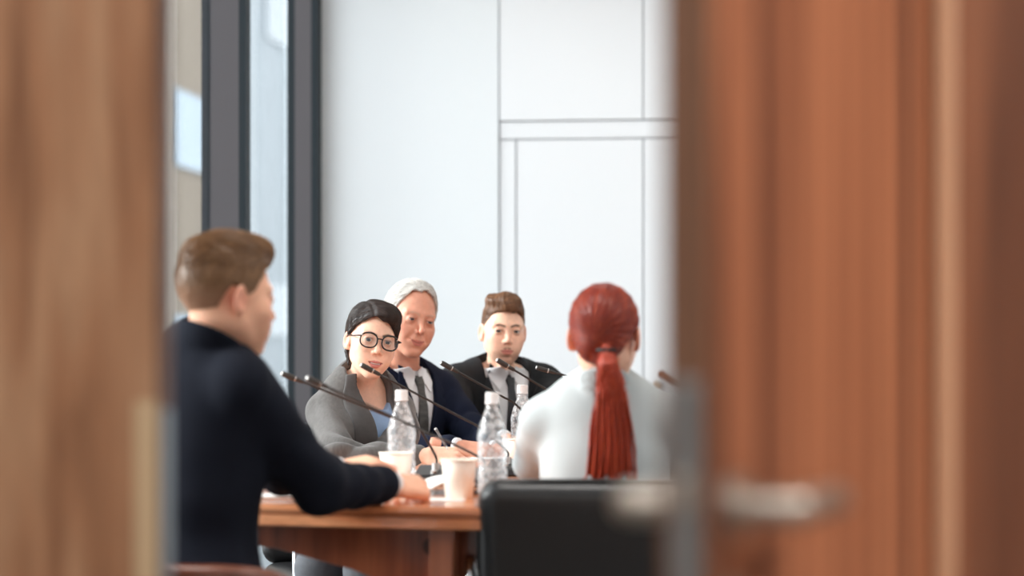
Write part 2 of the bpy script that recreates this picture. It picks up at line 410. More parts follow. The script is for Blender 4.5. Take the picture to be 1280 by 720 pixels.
def hair_white(q):                   # white hair, high receding forehead
    line = [(0, .098), (20, .097), (33, .088), (45, .070), (56, .040), (64, .004), (72, -.03), (82, -.03), (88, .012), (104, .02), (120, -.012), (138, -.056), (180, -.07)]
    def f(p):
        d = scalp(p, .0085, q.get('w', 1.))
        zz = np.clip((p[:, 2]-.07)/.05, 0, 1)
        d = d-.007*zz*np.clip((-p[:, 1]+.03)/.05, 0, 1)
        u = p[:, 0]+.5*p[:, 2]
        d = d+.0012*wob(p, 120, 1)
        return smax(d, (hairline(p, line)-p[:, 2]+.006*wob(p, 170, 1))*.7, .004)
    return f
def hair_pixie(q):                   # short dark hair with a parting on her right, swept over to her left
    tab = {'both': [(-180, -.085), (-140, -.080), (-120, -.075), (-104, -.045), (-92, .000), (-80, .012), (-70, .020), (-58, .034), (-45, .052), (-30, .068), (-14, .078), (0, .074), (14, .066), (26, .056), (36, .042), (46, .022), (54, -.004), (62, -.020), (76, -.032), (90, -.045), (104, -.06), (140, -.08), (180, -.085)]}
    def f(p):
        d = scalp(p, .0065)
        zz = np.clip((p[:, 2]-.03)/.06, 0, 1)
        d = d-.006*zz
        d = smin(d, ell(p, (.018, -.032, .082), (.055, .060, .042)), .02)
        d = smin(d, rc(p, (.012, -.066, .104), (.058, -.05, .05), .013, .009), .012)
        d = smin(d, rc(p, (.058, -.05, .05), (.066, -.036, -.002), .009, .006), .012)
        part = np.abs(p[:, 0]+.030+.1*(p[:, 1]+.03))
        d = d+.0035*np.exp(-(part/.005)**2)*zz*(p[:, 1] < .05)
        u = p[:, 1]*1.0+.35*p[:, 0]-.25*p[:, 2]
        d = d+.0006*np.sin(u*420+5*wob(p, 35, 1))+.0016*np.sin(u*120+4*wob(p, 22, 2))
        d = smax(d, (hairline(p, tab)-p[:, 2]+.006*wob(p, 130, 3))*.65, .005)
        d = smin(d, rc(p, (-.068, .03, -.045), (-.060, .012, -.085), .008, .004), .01)
        return d
    return f
def hair_sleek(q):                   # long hair pulled back tight
    line = [(0, .070), (30, .066), (48, .045), (62, .012), (74, -.012), (84, .012), (100, .016), (114, -.010), (128, -.045), (150, -.068), (180, -.078)]
    def f(p):
        d = scalp(p, .0085)
        d = smin(d, ell(p, (0, .075, -.03), (.05, .045, .05)), .03)
        u = np.arctan2(p[:, 0], p[:, 2]-.0)
        d = d+.0008*np.sin(u*24+2*wob(p, 18, 2))
        return smax(d, (hairline(p, line)-p[:, 2])*.7, .008)
    return f

def strands(fn, flow, vbase, n, steps, stepl, lift, r, seed, keep=None):
    """fine locks growing along the hair's surface: three-sided tapering tubes"""
    rng = np.random.RandomState(seed)
    cand = vbase if keep is None else vbase[keep(vbase)]
    p = cand[rng.randint(0, len(cand), n)].astype(F)+rng.normal(0, .001, (n, 3)).astype(F)
    ln = rng.uniform(.5, 1.25, n).astype(F)*stepl; lf = (lift*rng.uniform(-.3, 1.0, n)).astype(F)
    def grad(p):
        e = .0015; g = np.stack([fn(p+V3(*d))-fn(p-V3(*d)) for d in ((e, 0, 0), (0, e, 0), (0, 0, e))], 1)
        return g/np.maximum(length(g), 1e-6)[:, None]
    path = []; prevd = None; jit = rng.normal(0, .16, (n, 3)).astype(F)
    for i in range(steps):
        g = grad(p); d = fn(p); p = p-g*(d-lf*(.2+.8*i/steps))[:, None]
        path.append(p.copy())
        v = flow(p); v = v/np.maximum(length(v), 1e-6)[:, None]+jit; v = v/np.maximum(length(v), 1e-6)[:, None]; v = v-g*(v*g).sum(1)[:, None]; v = v/np.maximum(length(v), 1e-3)[:, None]
        if prevd is not None: v = v*.65+prevd*.35
        prevd = v; p = p+v*ln[:, None]
    path = np.stack(path, 1)                       # n, steps, 3
    tv = np.zeros_like(path); tv[:, 1:-1] = path[:, 2:]-path[:, :-2]; tv[:, 0] = path[:, 1]-path[:, 0]; tv[:, -1] = path[:, -1]-path[:, -2]
    tv /= np.maximum(np.linalg.norm(tv, axis=2, keepdims=True), 1e-6)
    up = path/np.linalg.norm(path, axis=2, keepdims=True); a = np.cross(tv, up); a /= np.maximum(np.linalg.norm(a, axis=2, keepdims=True), 1e-6); b = np.cross(tv, a)
    rad = r*rng.uniform(.6, 1.3, n)[:, None]*np.linspace(1, .25, steps)[None]*np.minimum(1, np.arange(steps)[None]+.35)
    ringv = np.stack([path+rad[..., None]*(a*math.cos(t)+b*math.sin(t)) for t in (0, 2*PI/3, 4*PI/3)], 2)  # n, steps, 3(ring), 3
    v = ringv.reshape(-1, 3); idx = np.arange(n*steps*3).reshape(n, steps, 3)
    q = [np.stack([idx[:, :-1, k], idx[:, :-1, (k+1) % 3], idx[:, 1:, (k+1) % 3], idx[:, 1:, k]], -1).reshape(-1, 4) for k in range(3)]
    shade = np.clip(rng.normal(1, .24, n), .45, 1.7)
    return v.astype(float), np.concatenate(q), np.repeat(shade, steps*3)
def hair_object(root, q, hd, toL):
    hr = q['hair']; fn = hr['fn'](hd); base_col = np.array(lin(hr['col']))
    v, f = nets(fn, (-.105, -.125, -.10), (.105, .15, .165), .0022)
    fz = hr.get('fade')
    def fade(c, p):                                     # clipped short towards the nape: skin shows through
        if not fz: return c
        t = np.clip((p[:, 2]-fz[0]-.25*p[:, 1]*0)/(fz[1]-fz[0]), 0, 1)[:, None]*.75+.25
        return c*t+np.array(lin(hd['skin']))*.75*(1-t)
    parts = [(toL(v), f)]; cols = [fade(np.tile(base_col*.75, (len(v), 1)), v)]
    for i, (n, steps, sl, lift, r, flow, keep) in enumerate(hr['strands']):
        sv, sf, sh = strands(fn, flow, v, n, steps, sl, lift, r, 11+i, keep)
        parts.append((toL(sv), sf)); c = base_col*sh[:, None]
        if 'col2' in hr: m_ = (np.abs(np.sin(sh*50)) < .25)[:, None]; c = np.where(m_, np.array(lin(hr['col2']))*sh[:, None], c)
        cols.append(fade(c, sv))
    return mk('hair', parts, hr['mat'], root, cols)
# ------------------------------------------------------------------ hands
def hand_sdf(p, q):
    """wrist at the origin, fingers along +X, back of the hand +Z, thumb towards +Y"""
    cur = q.get('curl', [(35, 45, 25)]*4); sp = q.get('spread', (.08, .02, -.05, -.12))
    d = rc(p, (-.07, 0, 0), (.005, 0, 0), .026, .0235)
    s = p*V3(1, 1, 1.25)
    d = smin(d, rbox(s, (.050, 0, 0), (.047, .037, .0165), .0155), .018)
    kn = [(.092, .028, .001), (.096, .009, .004), (.091, -.0105, .002), (.081, -.028, -.003)]
    L = [(.043, .026, .021), (.047, .030, .022), (.043, .028, .021), (.034, .021, .019)]
    R = [(.0094, .0084, .0076, .0066), (.0096, .0086, .0078, .0068), (.0092, .0082, .0074, .0064), (.0084, .0074, .0066, .0058)]
    out = None
    for k in range(4):
        a = 0; pos = np.array(kn[k]); y = sp[k]
        pr = rc(p, (.05, pos[1]*.8, 0), pos, .011, R[k][0]+.0008)
        d = smin(d, pr, .006)
        fd = None
        for j in range(3):
            a += math.radians(cur[k][j]); dr = np.array((math.cos(a)*math.cos(y), math.cos(a)*math.sin(y), -math.sin(a)))
            nx = pos+dr*L[k][j]; e = rc(p, pos, nx, R[k][j], R[k][j+1]); fd = e if fd is None else smin(fd, e, .0025); pos = nx
        out = fd if out is None else np.minimum(out, fd)
    d = smin(d, out, .0035)
    tp = np.array((.022, .024, -.010)); td = q.get('thumb', [(.72, .62, -.30), (.86, .30, -.42), (.92, .05, -.40)])
    tl = (.040, .033, .027); tr = (.0145, .0115, .0100, .0080); tf = None
    for j in range(3):
        u = np.array(td[j]); u = u/np.linalg.norm(u); nx = tp+u*tl[j]; e = rc(p, tp, nx, tr[j], tr[j+1]); tf = e if tf is None else smin(tf, e, .004); tp = nx
    return smin(d, tf, .009)
def make_hand(q):
    """q: wrist (person-local), dir, up (back of hand), side (+1: thumb on +Y), scale"""
    v, f = nets(lambda p: hand_sdf(p, q), (-.085, -.075, -.11), (.21, .11, .05), .0021)
    if q['side'] < 0: v[:, 1] *= -1; f = f[:, ::-1]
    x = np.array(q['dir'], float); x /= np.linalg.norm(x); z = np.array(q['up'], float); z -= x*(z@x); z /= np.linalg.norm(z); y = np.cross(z, x)
    sc = q.get('scale', 1.0)
    M = np.stack([x, y, z], 0)
    lc = v.copy()
    return (v*sc)@M+np.array(q['wrist']), f, lc

# ------------------------------------------------------------------ people
SEAT = .47
def torso_d(p, J, off=0.0):
    N, S, K = J['N'], J['S'], J['K']
    pel = J['pel']; mid = (N+pel)/2; ch = N*.72+pel*.28
    b = J.get('build', 1.)
    d = ell(p, ch+np.array((0, -.005, -.01)), (.158*b, .112*b, .19))
    d = smin(d, ell(p, pel*.62+N*.38, (.142*b, .108*b, .17)), .06)
    d = smin(d, ell(p, pel+np.array((0, .0, .02)), (.168*b, .132*b, .13)), .06)
    for k in (0, 1):
        s = S[k]; pad = J.get('pad', .0)
        d = smin(d, rc(p, N+np.array((0, .015, -.035)), s*.82+N*.18+np.array((0, .0, .0+pad)), .050*b, .046*b), .045)
        d = smin(d, rc(p, N+np.array((0, .012, .012)), s*.45+N*.55+np.array((0, .005, .015)), .042*b, .036*b), .04)
    if J.get('bust'):
        for sx in (-1, 1): d = smin(d, sph(p, ch+np.array((.07*sx, -.085, -.02)), .055), .05)
    return d-off
def arm_d(p, J, k, r=(.05, .045, .033), k2=.02, cut=0.0):
    S, E, Wr = J['S'][k], J['E'][k], J['Wr'][k]
    W2 = Wr+(E-Wr)/np.linalg.norm(E-Wr)*cut
    d = rc(p, S, E, r[0], r[1]); d = smin(d, rc(p, E, W2, r[1]*.97, r[2]), k2)
    return d
def wrinkle(p, J, k, amp, seed):
    """folds running round the sleeve, strongest at the elbow and in the crook"""
    S, E, Wr = [V3(*J[n][k]) for n in ('S', 'E', 'Wr')]
    t = (p-E); u1 = (E-S)/np.linalg.norm(E-S); u2 = (Wr-E)/np.linalg.norm(Wr-E)
    a = t@u1; b = t@u2; r = length(t)
    g = np.exp(-(r/.15)**2)
    f1 = 1-2*np.abs(np.sin((a*.9-b*.7)*48+2.2*wob(p, 15, seed)))
    f2 = 1-2*np.abs(np.sin((a*.5+b*.5)*27+p[:, 0]*14+2.6*wob(p, 11, seed+1)))
    return amp*(f1*g*.9+f2*.55+.5*wob(p, 26, seed))
def bounds(pts, m=.12):
    a = np.array(pts); return a.min(0)-m, a.max(0)+m

skin_m = mat('skin', (220, 160, 130), rough=.48, attr=True, sss=.16, noise=.05, nscale=90, bump=.12, bscale=500, spec=.4)
eye_m = mat('eyeball', (230, 220, 215), rough=.08, attr=True, spec=.6)

def person(name, label, q):
    """a seated figure; q gives bearing, joints as (px, py, distance) readings, clothes and head"""
    psi = q['psi']; rz = math.radians(psi)+YAW
    N0 = P(*q['N']); c, s = math.cos(rz), math.sin(rz)
    po = q.get('pel', (0, .03))                       # pelvis behind the neck, in the figure's own axes
    base = np.array((N0[0]+po[0]*c-po[1]*s, N0[1]+po[0]*s+po[1]*c, 0))
    R = np.array(((c, -s, 0), (s, c, 0), (0, 0, 1)))
    loc = lambda w: (np.array(w)-base)@R              # world -> local
    root = empty(name, tuple(base), rz); tag(root, label, 'person')
    J = {'N': loc(N0), 'pel': np.array((0, 0, SEAT+.10)), 'build': q.get('build', 1.), 'pad': q.get('pad', 0), 'bust': q.get('bust')}
    sh = q.get('half', .18); sd = q.get('sdrop', .05)
    J['S'] = [J['N']+np.array((-sh, -.005, -sd)), J['N']+np.array((sh, -.005, -sd))]      # right, left
    J['E'] = [loc(P(*q['ER'])), loc(P(*q['EL']))]; J['Wr'] = [loc(P(*q['WR'])), loc(P(*q['WL']))]
    if 'Kp' in q: q['K'] = [loc(P(*k_)) for k_ in q['Kp']]
    J['K'] = q.get('K', [np.array((-.13, -.46, .50)), np.array((.13, -.46, .50))])
    if q.get('verbose'): print(name, {k: [round(float(np.linalg.norm(J[a][i]-J[b][i])), 3) for i in (0, 1)] for k, a, b in (('upper', 'S', 'E'), ('fore', 'E', 'Wr'))})
    hd = q['head']; sc = hd.get('sc', .93)
    Hl = loc(P(*hd['at'])); Rm = rotm(math.radians(hd['psi']-psi), math.radians(hd.get('pitch', 0)), math.radians(hd.get('roll', 0)))
    toL = lambda v: (v*sc)@Rm.T+Hl
    nbw = J['N']+np.array((0, .0, -.02)); hd['nb'] = tuple(((nbw-Hl)@Rm)/sc)
    cloth = q['cloth']
    # ---- body: head and neck, hands, and the rest under the clothes, one mesh
    def under(p):
        d = torso_d(p, J, -.010)
        for k in (0, 1):
            d = smin(d, arm_d(p, J, k, (.040, .035, .024)), .03)
            kn = J['K'][k]; hp = J['pel']+np.array((.09*(1 if k else -1), 0, -.0))
            d = smin(d, rc(p, hp, kn, .07, .05), .05)
            d = smin(d, rc(p, kn, kn*np.array((1, 1, 0))+np.array((0, .03, .10)), .048, .034), .03)
        return d
    def whole(p):                                     # head and neck growing out of the shoulders
        d = head_sdf(p, hd)
        return np.where(p[:, 2] < -.10, smin(d, torso_d((p*sc)@Rm.T.astype(F)+Hl.astype(F), J, -.012)/sc, .022), d).astype(F)
    nbz = hd['nb']
    hv, hf = nets(whole, (min(-.098, nbz[0]-.12), min(-.135, nbz[1]-.16), nbz[2]-.10), (max(.098, nbz[0]+.12), max(.125, nbz[1]+.10), .13), q.get('hres', .0021))
    hc = head_cols(hv, hd); parts = [(toL(hv), hf)]; cols = [hc]
    sk = np.array(lin(hd['skin']))
    for h in q.get('hands', []):
        h = dict(h); k = h['k']; h['wrist'] = J['Wr'][k]
        h['dir'] = (np.array(h['dirw'])@np.array(((cY, sY, 0), (-sY, cY, 0), (0, 0, 1))))@R
        h['up'] = (np.array(h['upw'])@np.array(((cY, sY, 0), (-sY, cY, 0), (0, 0, 1))))@R
        h['side'] = 1 if k == 0 else -1
        v, f, lc = make_hand(h); parts.append((v, f))
        red = np.clip((lc[:, 0]-.085)/.06, 0, 1)[:, None]*.35
        cols.append(sk*(1-red)+np.array(lin((214, 118, 96)))*red)
    allp = [J['N'], J['pel'], *J['S'], *J['E'], *J['Wr'], *J['K']]
    lo, hi = bounds(allp, .2); lo[2] = 0.06
    v, f = nets(lambda p: under(p)+.004, lo, hi, .014); parts.append((v, f)); cols.append(np.tile(sk, (len(v), 1)))
    mk('body', parts, skin_m, root, cols)
    for sx in (-1, 1):
        v, f, c_ = make_eye(hd, sx); mk('eye', [(toL(v), f)], eye_m, root, [c_])
    # ---- hair
    hair = hair_object(root, q, hd, toL)
    # ---- clothes
    neck_a = J['N']+np.array((0, .01, -.03)); neck_b = toL(np.array([[0, .02, -.06]]))[0]
    nr = hd.get('neck', .052)*sc
    blo, bhi = bounds([J['N'], J['pel'], *J['S'], *J['E'], *J['Wr']], .11)
    N = J['N']; front = lambda p: p[:, 1]-(N[1]*.9-.0)
    lean = (J['pel'][1]-N[1])
    def xz(p): return p[:, 0]-N[0]*np.clip((p[:, 2]-J['pel'][2])/(N[2]-J['pel'][2]), 0, 1.2), p[:, 2]-N[2]
    if cloth['kind'] == 'suit' or cloth['kind'] == 'blazer':
        wom = cloth['kind'] == 'blazer'
        Vd = cloth.get('vdepth', .33); hw = cloth.get('vw', .075)
        vpoly = [(-hw, .10), (hw, .10), (hw, .0), (.0, -Vd), (-hw, .0)]
        def jack_t(p):
            d = torso_d(p, J, .016)
            skirt = ell(p, J['pel']+np.array((0, .005, -.02)), (.19*J['build'], .16, .13)); d = smin(d, skirt, .05)
            return d+.0035*wob(p, 24, psi)+.002*np.sin(p[:, 2]*60+4*wob(p, 9, 2))*np.clip((N[2]-.18-p[:, 2])/.1, 0, 1)
        def jacket(p):
            d = jack_t(p); x, z = xz(p)
            cut = smax(poly2(x, z, vpoly), front(p), .004); d = smax(d, -cut, .004)
            d = smax(d, -rc(p, neck_a+np.array((0, 0, -.02)), neck_b, nr+.012, nr+.014), .004)
            col = smax(np.abs(rc(p, N+np.array((0, .008, -.03)), neck_b, nr+.022, nr+.020))-.0048, (p@V3(0, -.5, 1))-(N@np.array((0, -.5, 1)))-cloth.get('colh', .026), .006)
            col = smax(col, -front(p)-.0-.045, .004); col = smax(col, -(front(p)+.02), .01); d = smin(d, col, .008)
            for k in (0, 1):
                a = arm_d(p, J, k, cloth.get('sl', (.060, .052, .040)), .025, cut=.034)+wrinkle(p, J, k, cloth.get('fold', .0035), psi+k*3)
                d = smin(d, a, .032)
            return d
        v, f = nets(jacket, blo, bhi, .0052)
        jk = mk('jacket', [(v, f)], cloth['mat'], root)
        hipz = J['pel'][2]
        def lap(p):
            d = np.abs(jack_t(p)+.0-.0035)-.0030; x, z = xz(p); ax = np.abs(x)
            lp = poly2(ax, z, cloth.get('lapel', [(.040, .055), (.066, .040), (.090, -.020), (.108, -.060), (.086, -.072), (.112, -.082), (.085, -.19), (.030, -Vd+.0), (.003, -Vd-.012), (-.004, -Vd+.01), (hw-.004, .0), (.052, .03)]))
            return smax(smax(d, lp, .002), front(p), .002)
        v, f = nets(lap, (N[0]-.16, N[1]-.26, N[2]-Vd-.04), (N[0]+.16, N[1]+.05, N[2]+.07), .003)
        if len(f): mk('lapel', [(v, f)], cloth.get('lapmat', cloth['mat']), jk)
        def shirt_s(p):
            d = torso_d(p, J, .004)+.0015*wob(p, 34, 1)
            if not wom: d = smin(d, rc(p, neck_a, neck_b, nr+.004, nr+.003), .012)
            return d
        def shirt(p):
            d = shirt_s(p)
            if wom:
                x, z = xz(p); d = smax(d, -smax(poly2(x, z, [(-.10, .12), (.10, .12), (.090, -.01), (.035, -.072), (-.035, -.072), (-.090, -.01)]), front(p), .004), .004)
            tp = (p@V3(0, -.1, 1))-(N@np.array((0, -.1, 1)))-(.026 if not wom else .0)
            return smax(d, tp, .004)
        v, f = nets(shirt, (N[0]-.2, min(N[1], 0)-.2, J['pel'][2]-.02), (N[0]+.2, .2, N[2]+.1), .004)
        sh_o = mk('shirt', [(v, f)], cloth['shirt'], root)
        if not wom:
            na_, nb_ = np.array(neck_a), np.array(neck_b); ua = (nb_-na_)/np.linalg.norm(nb_-na_)
            def collar(p):
                q_ = p-na_.astype(F); h_ = q_@ua.astype(F); ry = (q_-h_[:, None]*ua.astype(F))[:, 1]
                z = p[:, 2]-N[2]; x = p[:, 0]-(na_[0]+ua[0]/ua[2]*np.clip(p[:, 2]-na_[2], 0, .1)); ax = np.abs(x)
                nk = rc(p, na_, nb_, nr+.012, nr+.009)
                ringd = smax(smax(np.abs(nk)-.0024, h_-(.040+.36*ry), .002), .0-h_, .002)
                ringd = smax(ringd, -smax(poly2(x, z, [(-.004, -.06), (.004, -.06), (.020, .06), (-.020, .06)]), p[:, 1]-na_[1], .002), .002)
                d = np.abs(smin(shirt_s(p), nk, .02)-.004)-.0022
                a = smax(poly2(ax, z, [(.003, .004), (.012, -.014), (.042, -.060), (.068, -.02), (.070, .02), (.03, .03)]), p[:, 1]-na_[1], .003)
                return smin(smax(d, a, .002), smax(ringd, -(.026+.3*ry-h_+.0)*.0-1, .001), .003)
            v, f = nets(collar, (N[0]-.11, N[1]-.2, N[2]-.09), (N[0]+.11, N[1]+.10, N[2]+.10), .0025)
            if len(f): mk('collar', [(v, f)], cloth['shirt'], sh_o)
            def tie(p):
                x, z = xz(p)
                d = np.abs(shirt_s(p)-.0045)-.0040-.006*np.exp(-((z+.028)/.02)**2)
                a = poly2(x, z, [(-.019, .0), (.019, .0), (.012, -.040), (.018, -.10), (.034, -.36), (-.034, -.36), (-.018, -.10), (-.012, -.040)])
                return smax(smax(d, a, .003), front(p), .002)
            v, f = nets(tie, (N[0]-.07, N[1]-.26, N[2]-.38), (N[0]+.07, N[1]+.05, N[2]+.03), .003)
            if len(f): mk('tie', [(v, f)], cloth['tie'], root)
        if cloth.get('cuff', True) and not wom:
            for k in (0, 1):
                E, Wr = J['E'][k], J['Wr'][k]; u = (Wr-E)/np.linalg.norm(Wr-E)
                v, f = nets(lambda p: smax(rc(p, Wr-u*.06, Wr+u*.008, .034, .032), ((p-V3(*(Wr+u*.010)))@V3(*u)), .003), Wr-.11, Wr+.08, .0035)
                mk('cuff', [(v, f)], cloth['shirt'], sh_o)
    else:                                              # blouse
        def bl(p):
            d = torso_d(p, J, .010)+.003*wob(p, 22, 3)+.002*np.sin(p[:, 0]*70+3*wob(p, 9, 1))*np.clip((N[2]-.12-p[:, 2])/.1, 0, 1)
            col = smax(np.abs(rc(p, N+np.array((0, .004, -.03)), neck_b, nr+.014, nr+.010))-.004, (p@V3(0, -.2, 1))-(N@np.array((0, -.2, 1)))-.035, .006)
            d = smin(d, col, .012)
            d = smax(d, -rc(p, neck_a, neck_b, nr+.007, nr+.007), .003)
            for k in (0, 1): d = smin(d, arm_d(p, J, k, (.050, .046, .032), .025)+wrinkle(p, J, k, .003, 5+k), .03)
            return d
        v, f = nets(bl, blo, bhi, .0055); mk('blouse', [(v, f)], cloth['mat'], root)
    # ---- trousers and shoes
    def trou(p):
        d = ell(p, J['pel']+np.array((0, 0, -.03)), (.178*J['build'], .15, .11))
        for k in (0, 1):
            sx = 1 if k else -1; kn = J['K'][k]; hp = J['pel']+np.array((.09*sx, -.02, -.02)); an = kn*np.array((1, 1, 0))+np.array((0, .03, .11))
            d = smin(d, rc(p, hp, kn, .086, .064), .03); d = smin(d, rc(p, kn, an, .062, .050), .03)
        return d+.003*wob(p, 30, 2)
    lo, hi = bounds([J['pel'], *J['K'], *[k_*np.array((1, 1, .3)) for k_ in J['K']]], .14); lo[2] = .09; hi[2] = J['pel'][2]+.1
    v, f = nets(trou, lo, hi, .010); mk('trousers', [(v, f)], cloth['trousers'], root)
    for k in (0, 1):
        kn = J['K'][k]
        v, f = nets(lambda p: smax(smin(rc(p, (kn[0], kn[1]+.05, .05), (kn[0], kn[1]-.15, .035), .045, .036), rc(p, (kn[0], kn[1]+.03, .05), (kn[0], kn[1]+.03, .12), .04, .042), .03), -p[:, 2]+.0, .004), (kn[0]-.07, kn[1]-.22, -.01), (kn[0]+.07, kn[1]+.13, .15), .008)
        mk('shoe', [(v, f)], mat('shoe_leather', (22, 20, 20), rough=.3), root)
    return root, J, toL, Rm, hair

# ================================================================== SETTING
YB, XW, YE = 10.60, -2.30, 2.73        # back wall, glass line, entry wall
ZC = 3.25
def on_back(px):                        # x on the back wall seen at picture column px
    t = (px-640)/FPX; D = YB/(t*sY+cY); return D*(t*cY-sY)
DB = 10.55
def zb(py): return CAMZ+(HOR-py)/FPX*DB

m_wall = mat('white_wall_paint', (236, 240, 243), rough=.55, bump=.05, bscale=90)
m_panel = mat('white_panel_lacquer', (240, 242, 245), rough=.4, bump=.03, bscale=60)
m_gap = mat('panel_shadow_gap', (150, 154, 160), rough=.8)
m_carpet = mat('grey_carpet', (120, 116, 112), rough=.95, noise=.15, nscale=40, bump=.5, bscale=600)
m_ceil = mat('ceiling_white', (238, 238, 236), rough=.8)
m_frame = mat('grey_window_metal', (84, 80, 83), rough=.5, spec=.3, bump=.05)
m_gasket = mat('dark_window_gasket', (24, 34, 40), rough=.6, spec=.3)
m_wallwood = wood('wall_walnut', (104, 62, 42), (150, 98, 70), (182, 128, 96), scale=(9, 9, .45), rough=.45)
m_doorR = wood('right_door_walnut', (84, 46, 32), (162, 102, 72), (206, 138, 100), scale=(9, 16, .22), rough=.55, width=1.6, zoff=2.9, pts=(.38, .5, .62))  # redder, darker tone than the left leaf: its dimmer light is in the colour
m_doorL = wood('left_door_walnut', (122, 82, 56), (166, 120, 88), (190, 152, 120), scale=(10, 10, .9), rough=.5, width=1.7, zoff=2.3, pts=(.34, .48, .64))  # same wood toned lighter, with the stronger light on this leaf painted in
m_edge = mat('door_edge_lipping', (112, 78, 58), rough=.5, noise=.15, nscale=6, stretch=(10, 10, .6))
m_trimlight = mat('light_oak_trim', (206, 162, 130), rough=.5, noise=.06, nscale=5, stretch=(8, 8, .5))
m_steel = mat('brushed_steel', (190, 184, 176), rough=.45, metal=1)
m_steel2 = mat('satin_lock_steel', (150, 156, 160), rough=.35, metal=.9)
m_chrome = mat('chrome_tube', (225, 225, 228), rough=.08, metal=1)

def slab(name, x0, x1, y0, y1, z0, z1, m, parent=None, kind='structure', bevel=0):
    bm = bmesh.new(); box(bm, x0, x1, y0, y1, z0, z1); o = bobj(name, bm, m, parent, bevel=bevel)
    if kind and parent is None: o['kind'] = kind
    return o
slab('floor', -4, 6.2, -2.2, YB+.2, -.1, 0, m_carpet)
slab('wall_right', 4.6, 4.75, YE, YB+.15, 0, ZC, m_wall)
# ceiling with unseen lamp panels added to control the light
slab('ceiling', XW-.02, 4.75, YE, YB+.15, ZC, ZC+.1, m_ceil)
slab('ceiling_corridor', -3.0, 3.2, -1.6, YE, 2.75, 2.85, m_ceil)
slab('wall_corridor_left', -3.1, -3.0, -1.6, YE, 0, 2.75, m_wall)
slab('wall_corridor_right', 3.2, 3.3, -1.6, YE, 0, 2.75, m_wall)
slab('wall_corridor_back', -3.1, 3.3, -1.7, -1.6, 0, 2.75, m_wall)
m_lamp = mat('added_lamp_diffuser', (255, 250, 244), emis=2.0)
def added_ceiling_lamp(x, y, z, w, d, watt, label, col=(1, .97, .93)):  # unseen panel, added as a light source
    r = empty('added_ceiling_light', (x, y, z)); tag(r, label, 'ceiling light', 'unseen added ceiling lamp panels')
    bm = bmesh.new(); box(bm, -w/2-.02, w/2+.02, -d/2-.02, d/2+.02, -.02, 0); bobj('frame', bm, m_frame, r)
    bm = bmesh.new(); box(bm, -w/2, w/2, -d/2, d/2, -.025, -.012); bobj('diffuser', bm, m_lamp, r)
    l = bpy.data.lights.new('lamp', 'AREA'); l.shape = 'RECTANGLE'; l.size = w; l.size_y = d; l.energy = watt; l.color = col
    lo = bpy.data.objects.new('lamp', l); lo.location = (x, y, z-.03); C.objects.link(lo); lo['kind'] = 'helper'
    return lo
for (x, y) in ((-.6, 4.6), (-.6, 7.0), (-.9, 9.3), (2.2, 4.6), (2.2, 7.0), (1.6, 9.3)):
    added_ceiling_lamp(x, y, ZC, 1.2, .6, 30 if y < 5 else 7, 'unseen flat ceiling lamp panel added to light the meeting room')  # unseen lamps added for light; the near pair brightens the table's front edge
added_ceiling_lamp(-.35, .6, 2.75, 1.4, .5, 30, 'unseen flat ceiling lamp panel added to light the corridor', (1, .93, .85))  # unseen, added to light the corridor side of the doors
added_ceiling_lamp(1.7, 1.5, 2.75, .8, .8, 60, 'unseen square ceiling lamp panel added to brighten the right door', (1, .93, .85))  # unseen, added because the right leaf's face was too dark
added_ceiling_lamp(-1.5, 1.6, 2.75, .6, .6, 16, 'unseen square ceiling lamp panel added above the left door', (1, .93, .85))  # unseen, added as corridor light by the left leaf

# back wall: plain plaster left, flush lacquered panels with shadow gaps right
xa, xb_, xc, xe = on_back(624), on_back(645), on_back(804), 4.6
z1, z2 = zb(148), zb(171)
slab('wall_back', XW+.01, xe+.15, YB+.06, YB+.2, 0, ZC, m_wall)
slab('wall_back_plaster', XW+.01, xa-.004, YB, YB+.06, 0, ZC, m_wall)
g = .0028
slab('trim_1', xa-.0035, xc+1.4, YB+.035, YB+.06, 0, ZC, m_gap)
slab('trim_2', xa+g, xb_-g, YB+.006, YB+.04, 0, z2-g, m_panel, bevel=.002)
slab('trim_3', xa+g, xc+.60, YB+.006, YB+.04, z2+g, z1-g, m_panel, bevel=.002)
slab('wall_back_panel_upper_left', xa+g, xc-g, YB, YB+.04, z1+g, ZC, m_panel, bevel=.002)
slab('wall_back_panel_upper_right', xc+g, xc+.60, YB, YB+.04, z1+g, ZC, m_panel, bevel=.002)
slab('wall_back_panel_side', xc+.61, xe, YB, YB+.06, 0, ZC, m_panel)
d1 = slab('door_1', xb_+g, xc-.003, YB+.008, YB+.045, .01, z2-g, m_panel, bevel=.002)
d2 = slab('door_2', xc+.003, xc+.60-g, YB+.008, YB+.045, .01, z2-g, m_panel, bevel=.002)
# lever and key rose on the far white door
xh = on_back(822); zh = CAMZ+(HOR-482)/FPX*DB
def cyl(bm, a, b, r, n=20): tube(bm, [a, b], r, n)
bm = bmesh.new(); cyl(bm, (xh, YB+.01, zh), (xh, YB-.012, zh), .020); r_ = bobj('key_rose', bm, mat('champagne_metal', (196, 178, 160), rough=.35, metal=.6), d2, smooth=False)
bm = bmesh.new(); xl, zl = on_back(829), CAMZ+(HOR-468)/FPX*DB
cyl(bm, (xl, YB+.01, zl), (xl, YB-.05, zl), .017); tube(bm, [(xl, YB-.05, zl), (xl+.05, YB-.055, zl-.03), (xl+.10, YB-.052, zl-.05)], .015, 12)
bobj('lever', bm, mat('bronze_lever', (112, 66, 44), rough=.4, metal=.4), d2, smooth=True, bevel=.002)

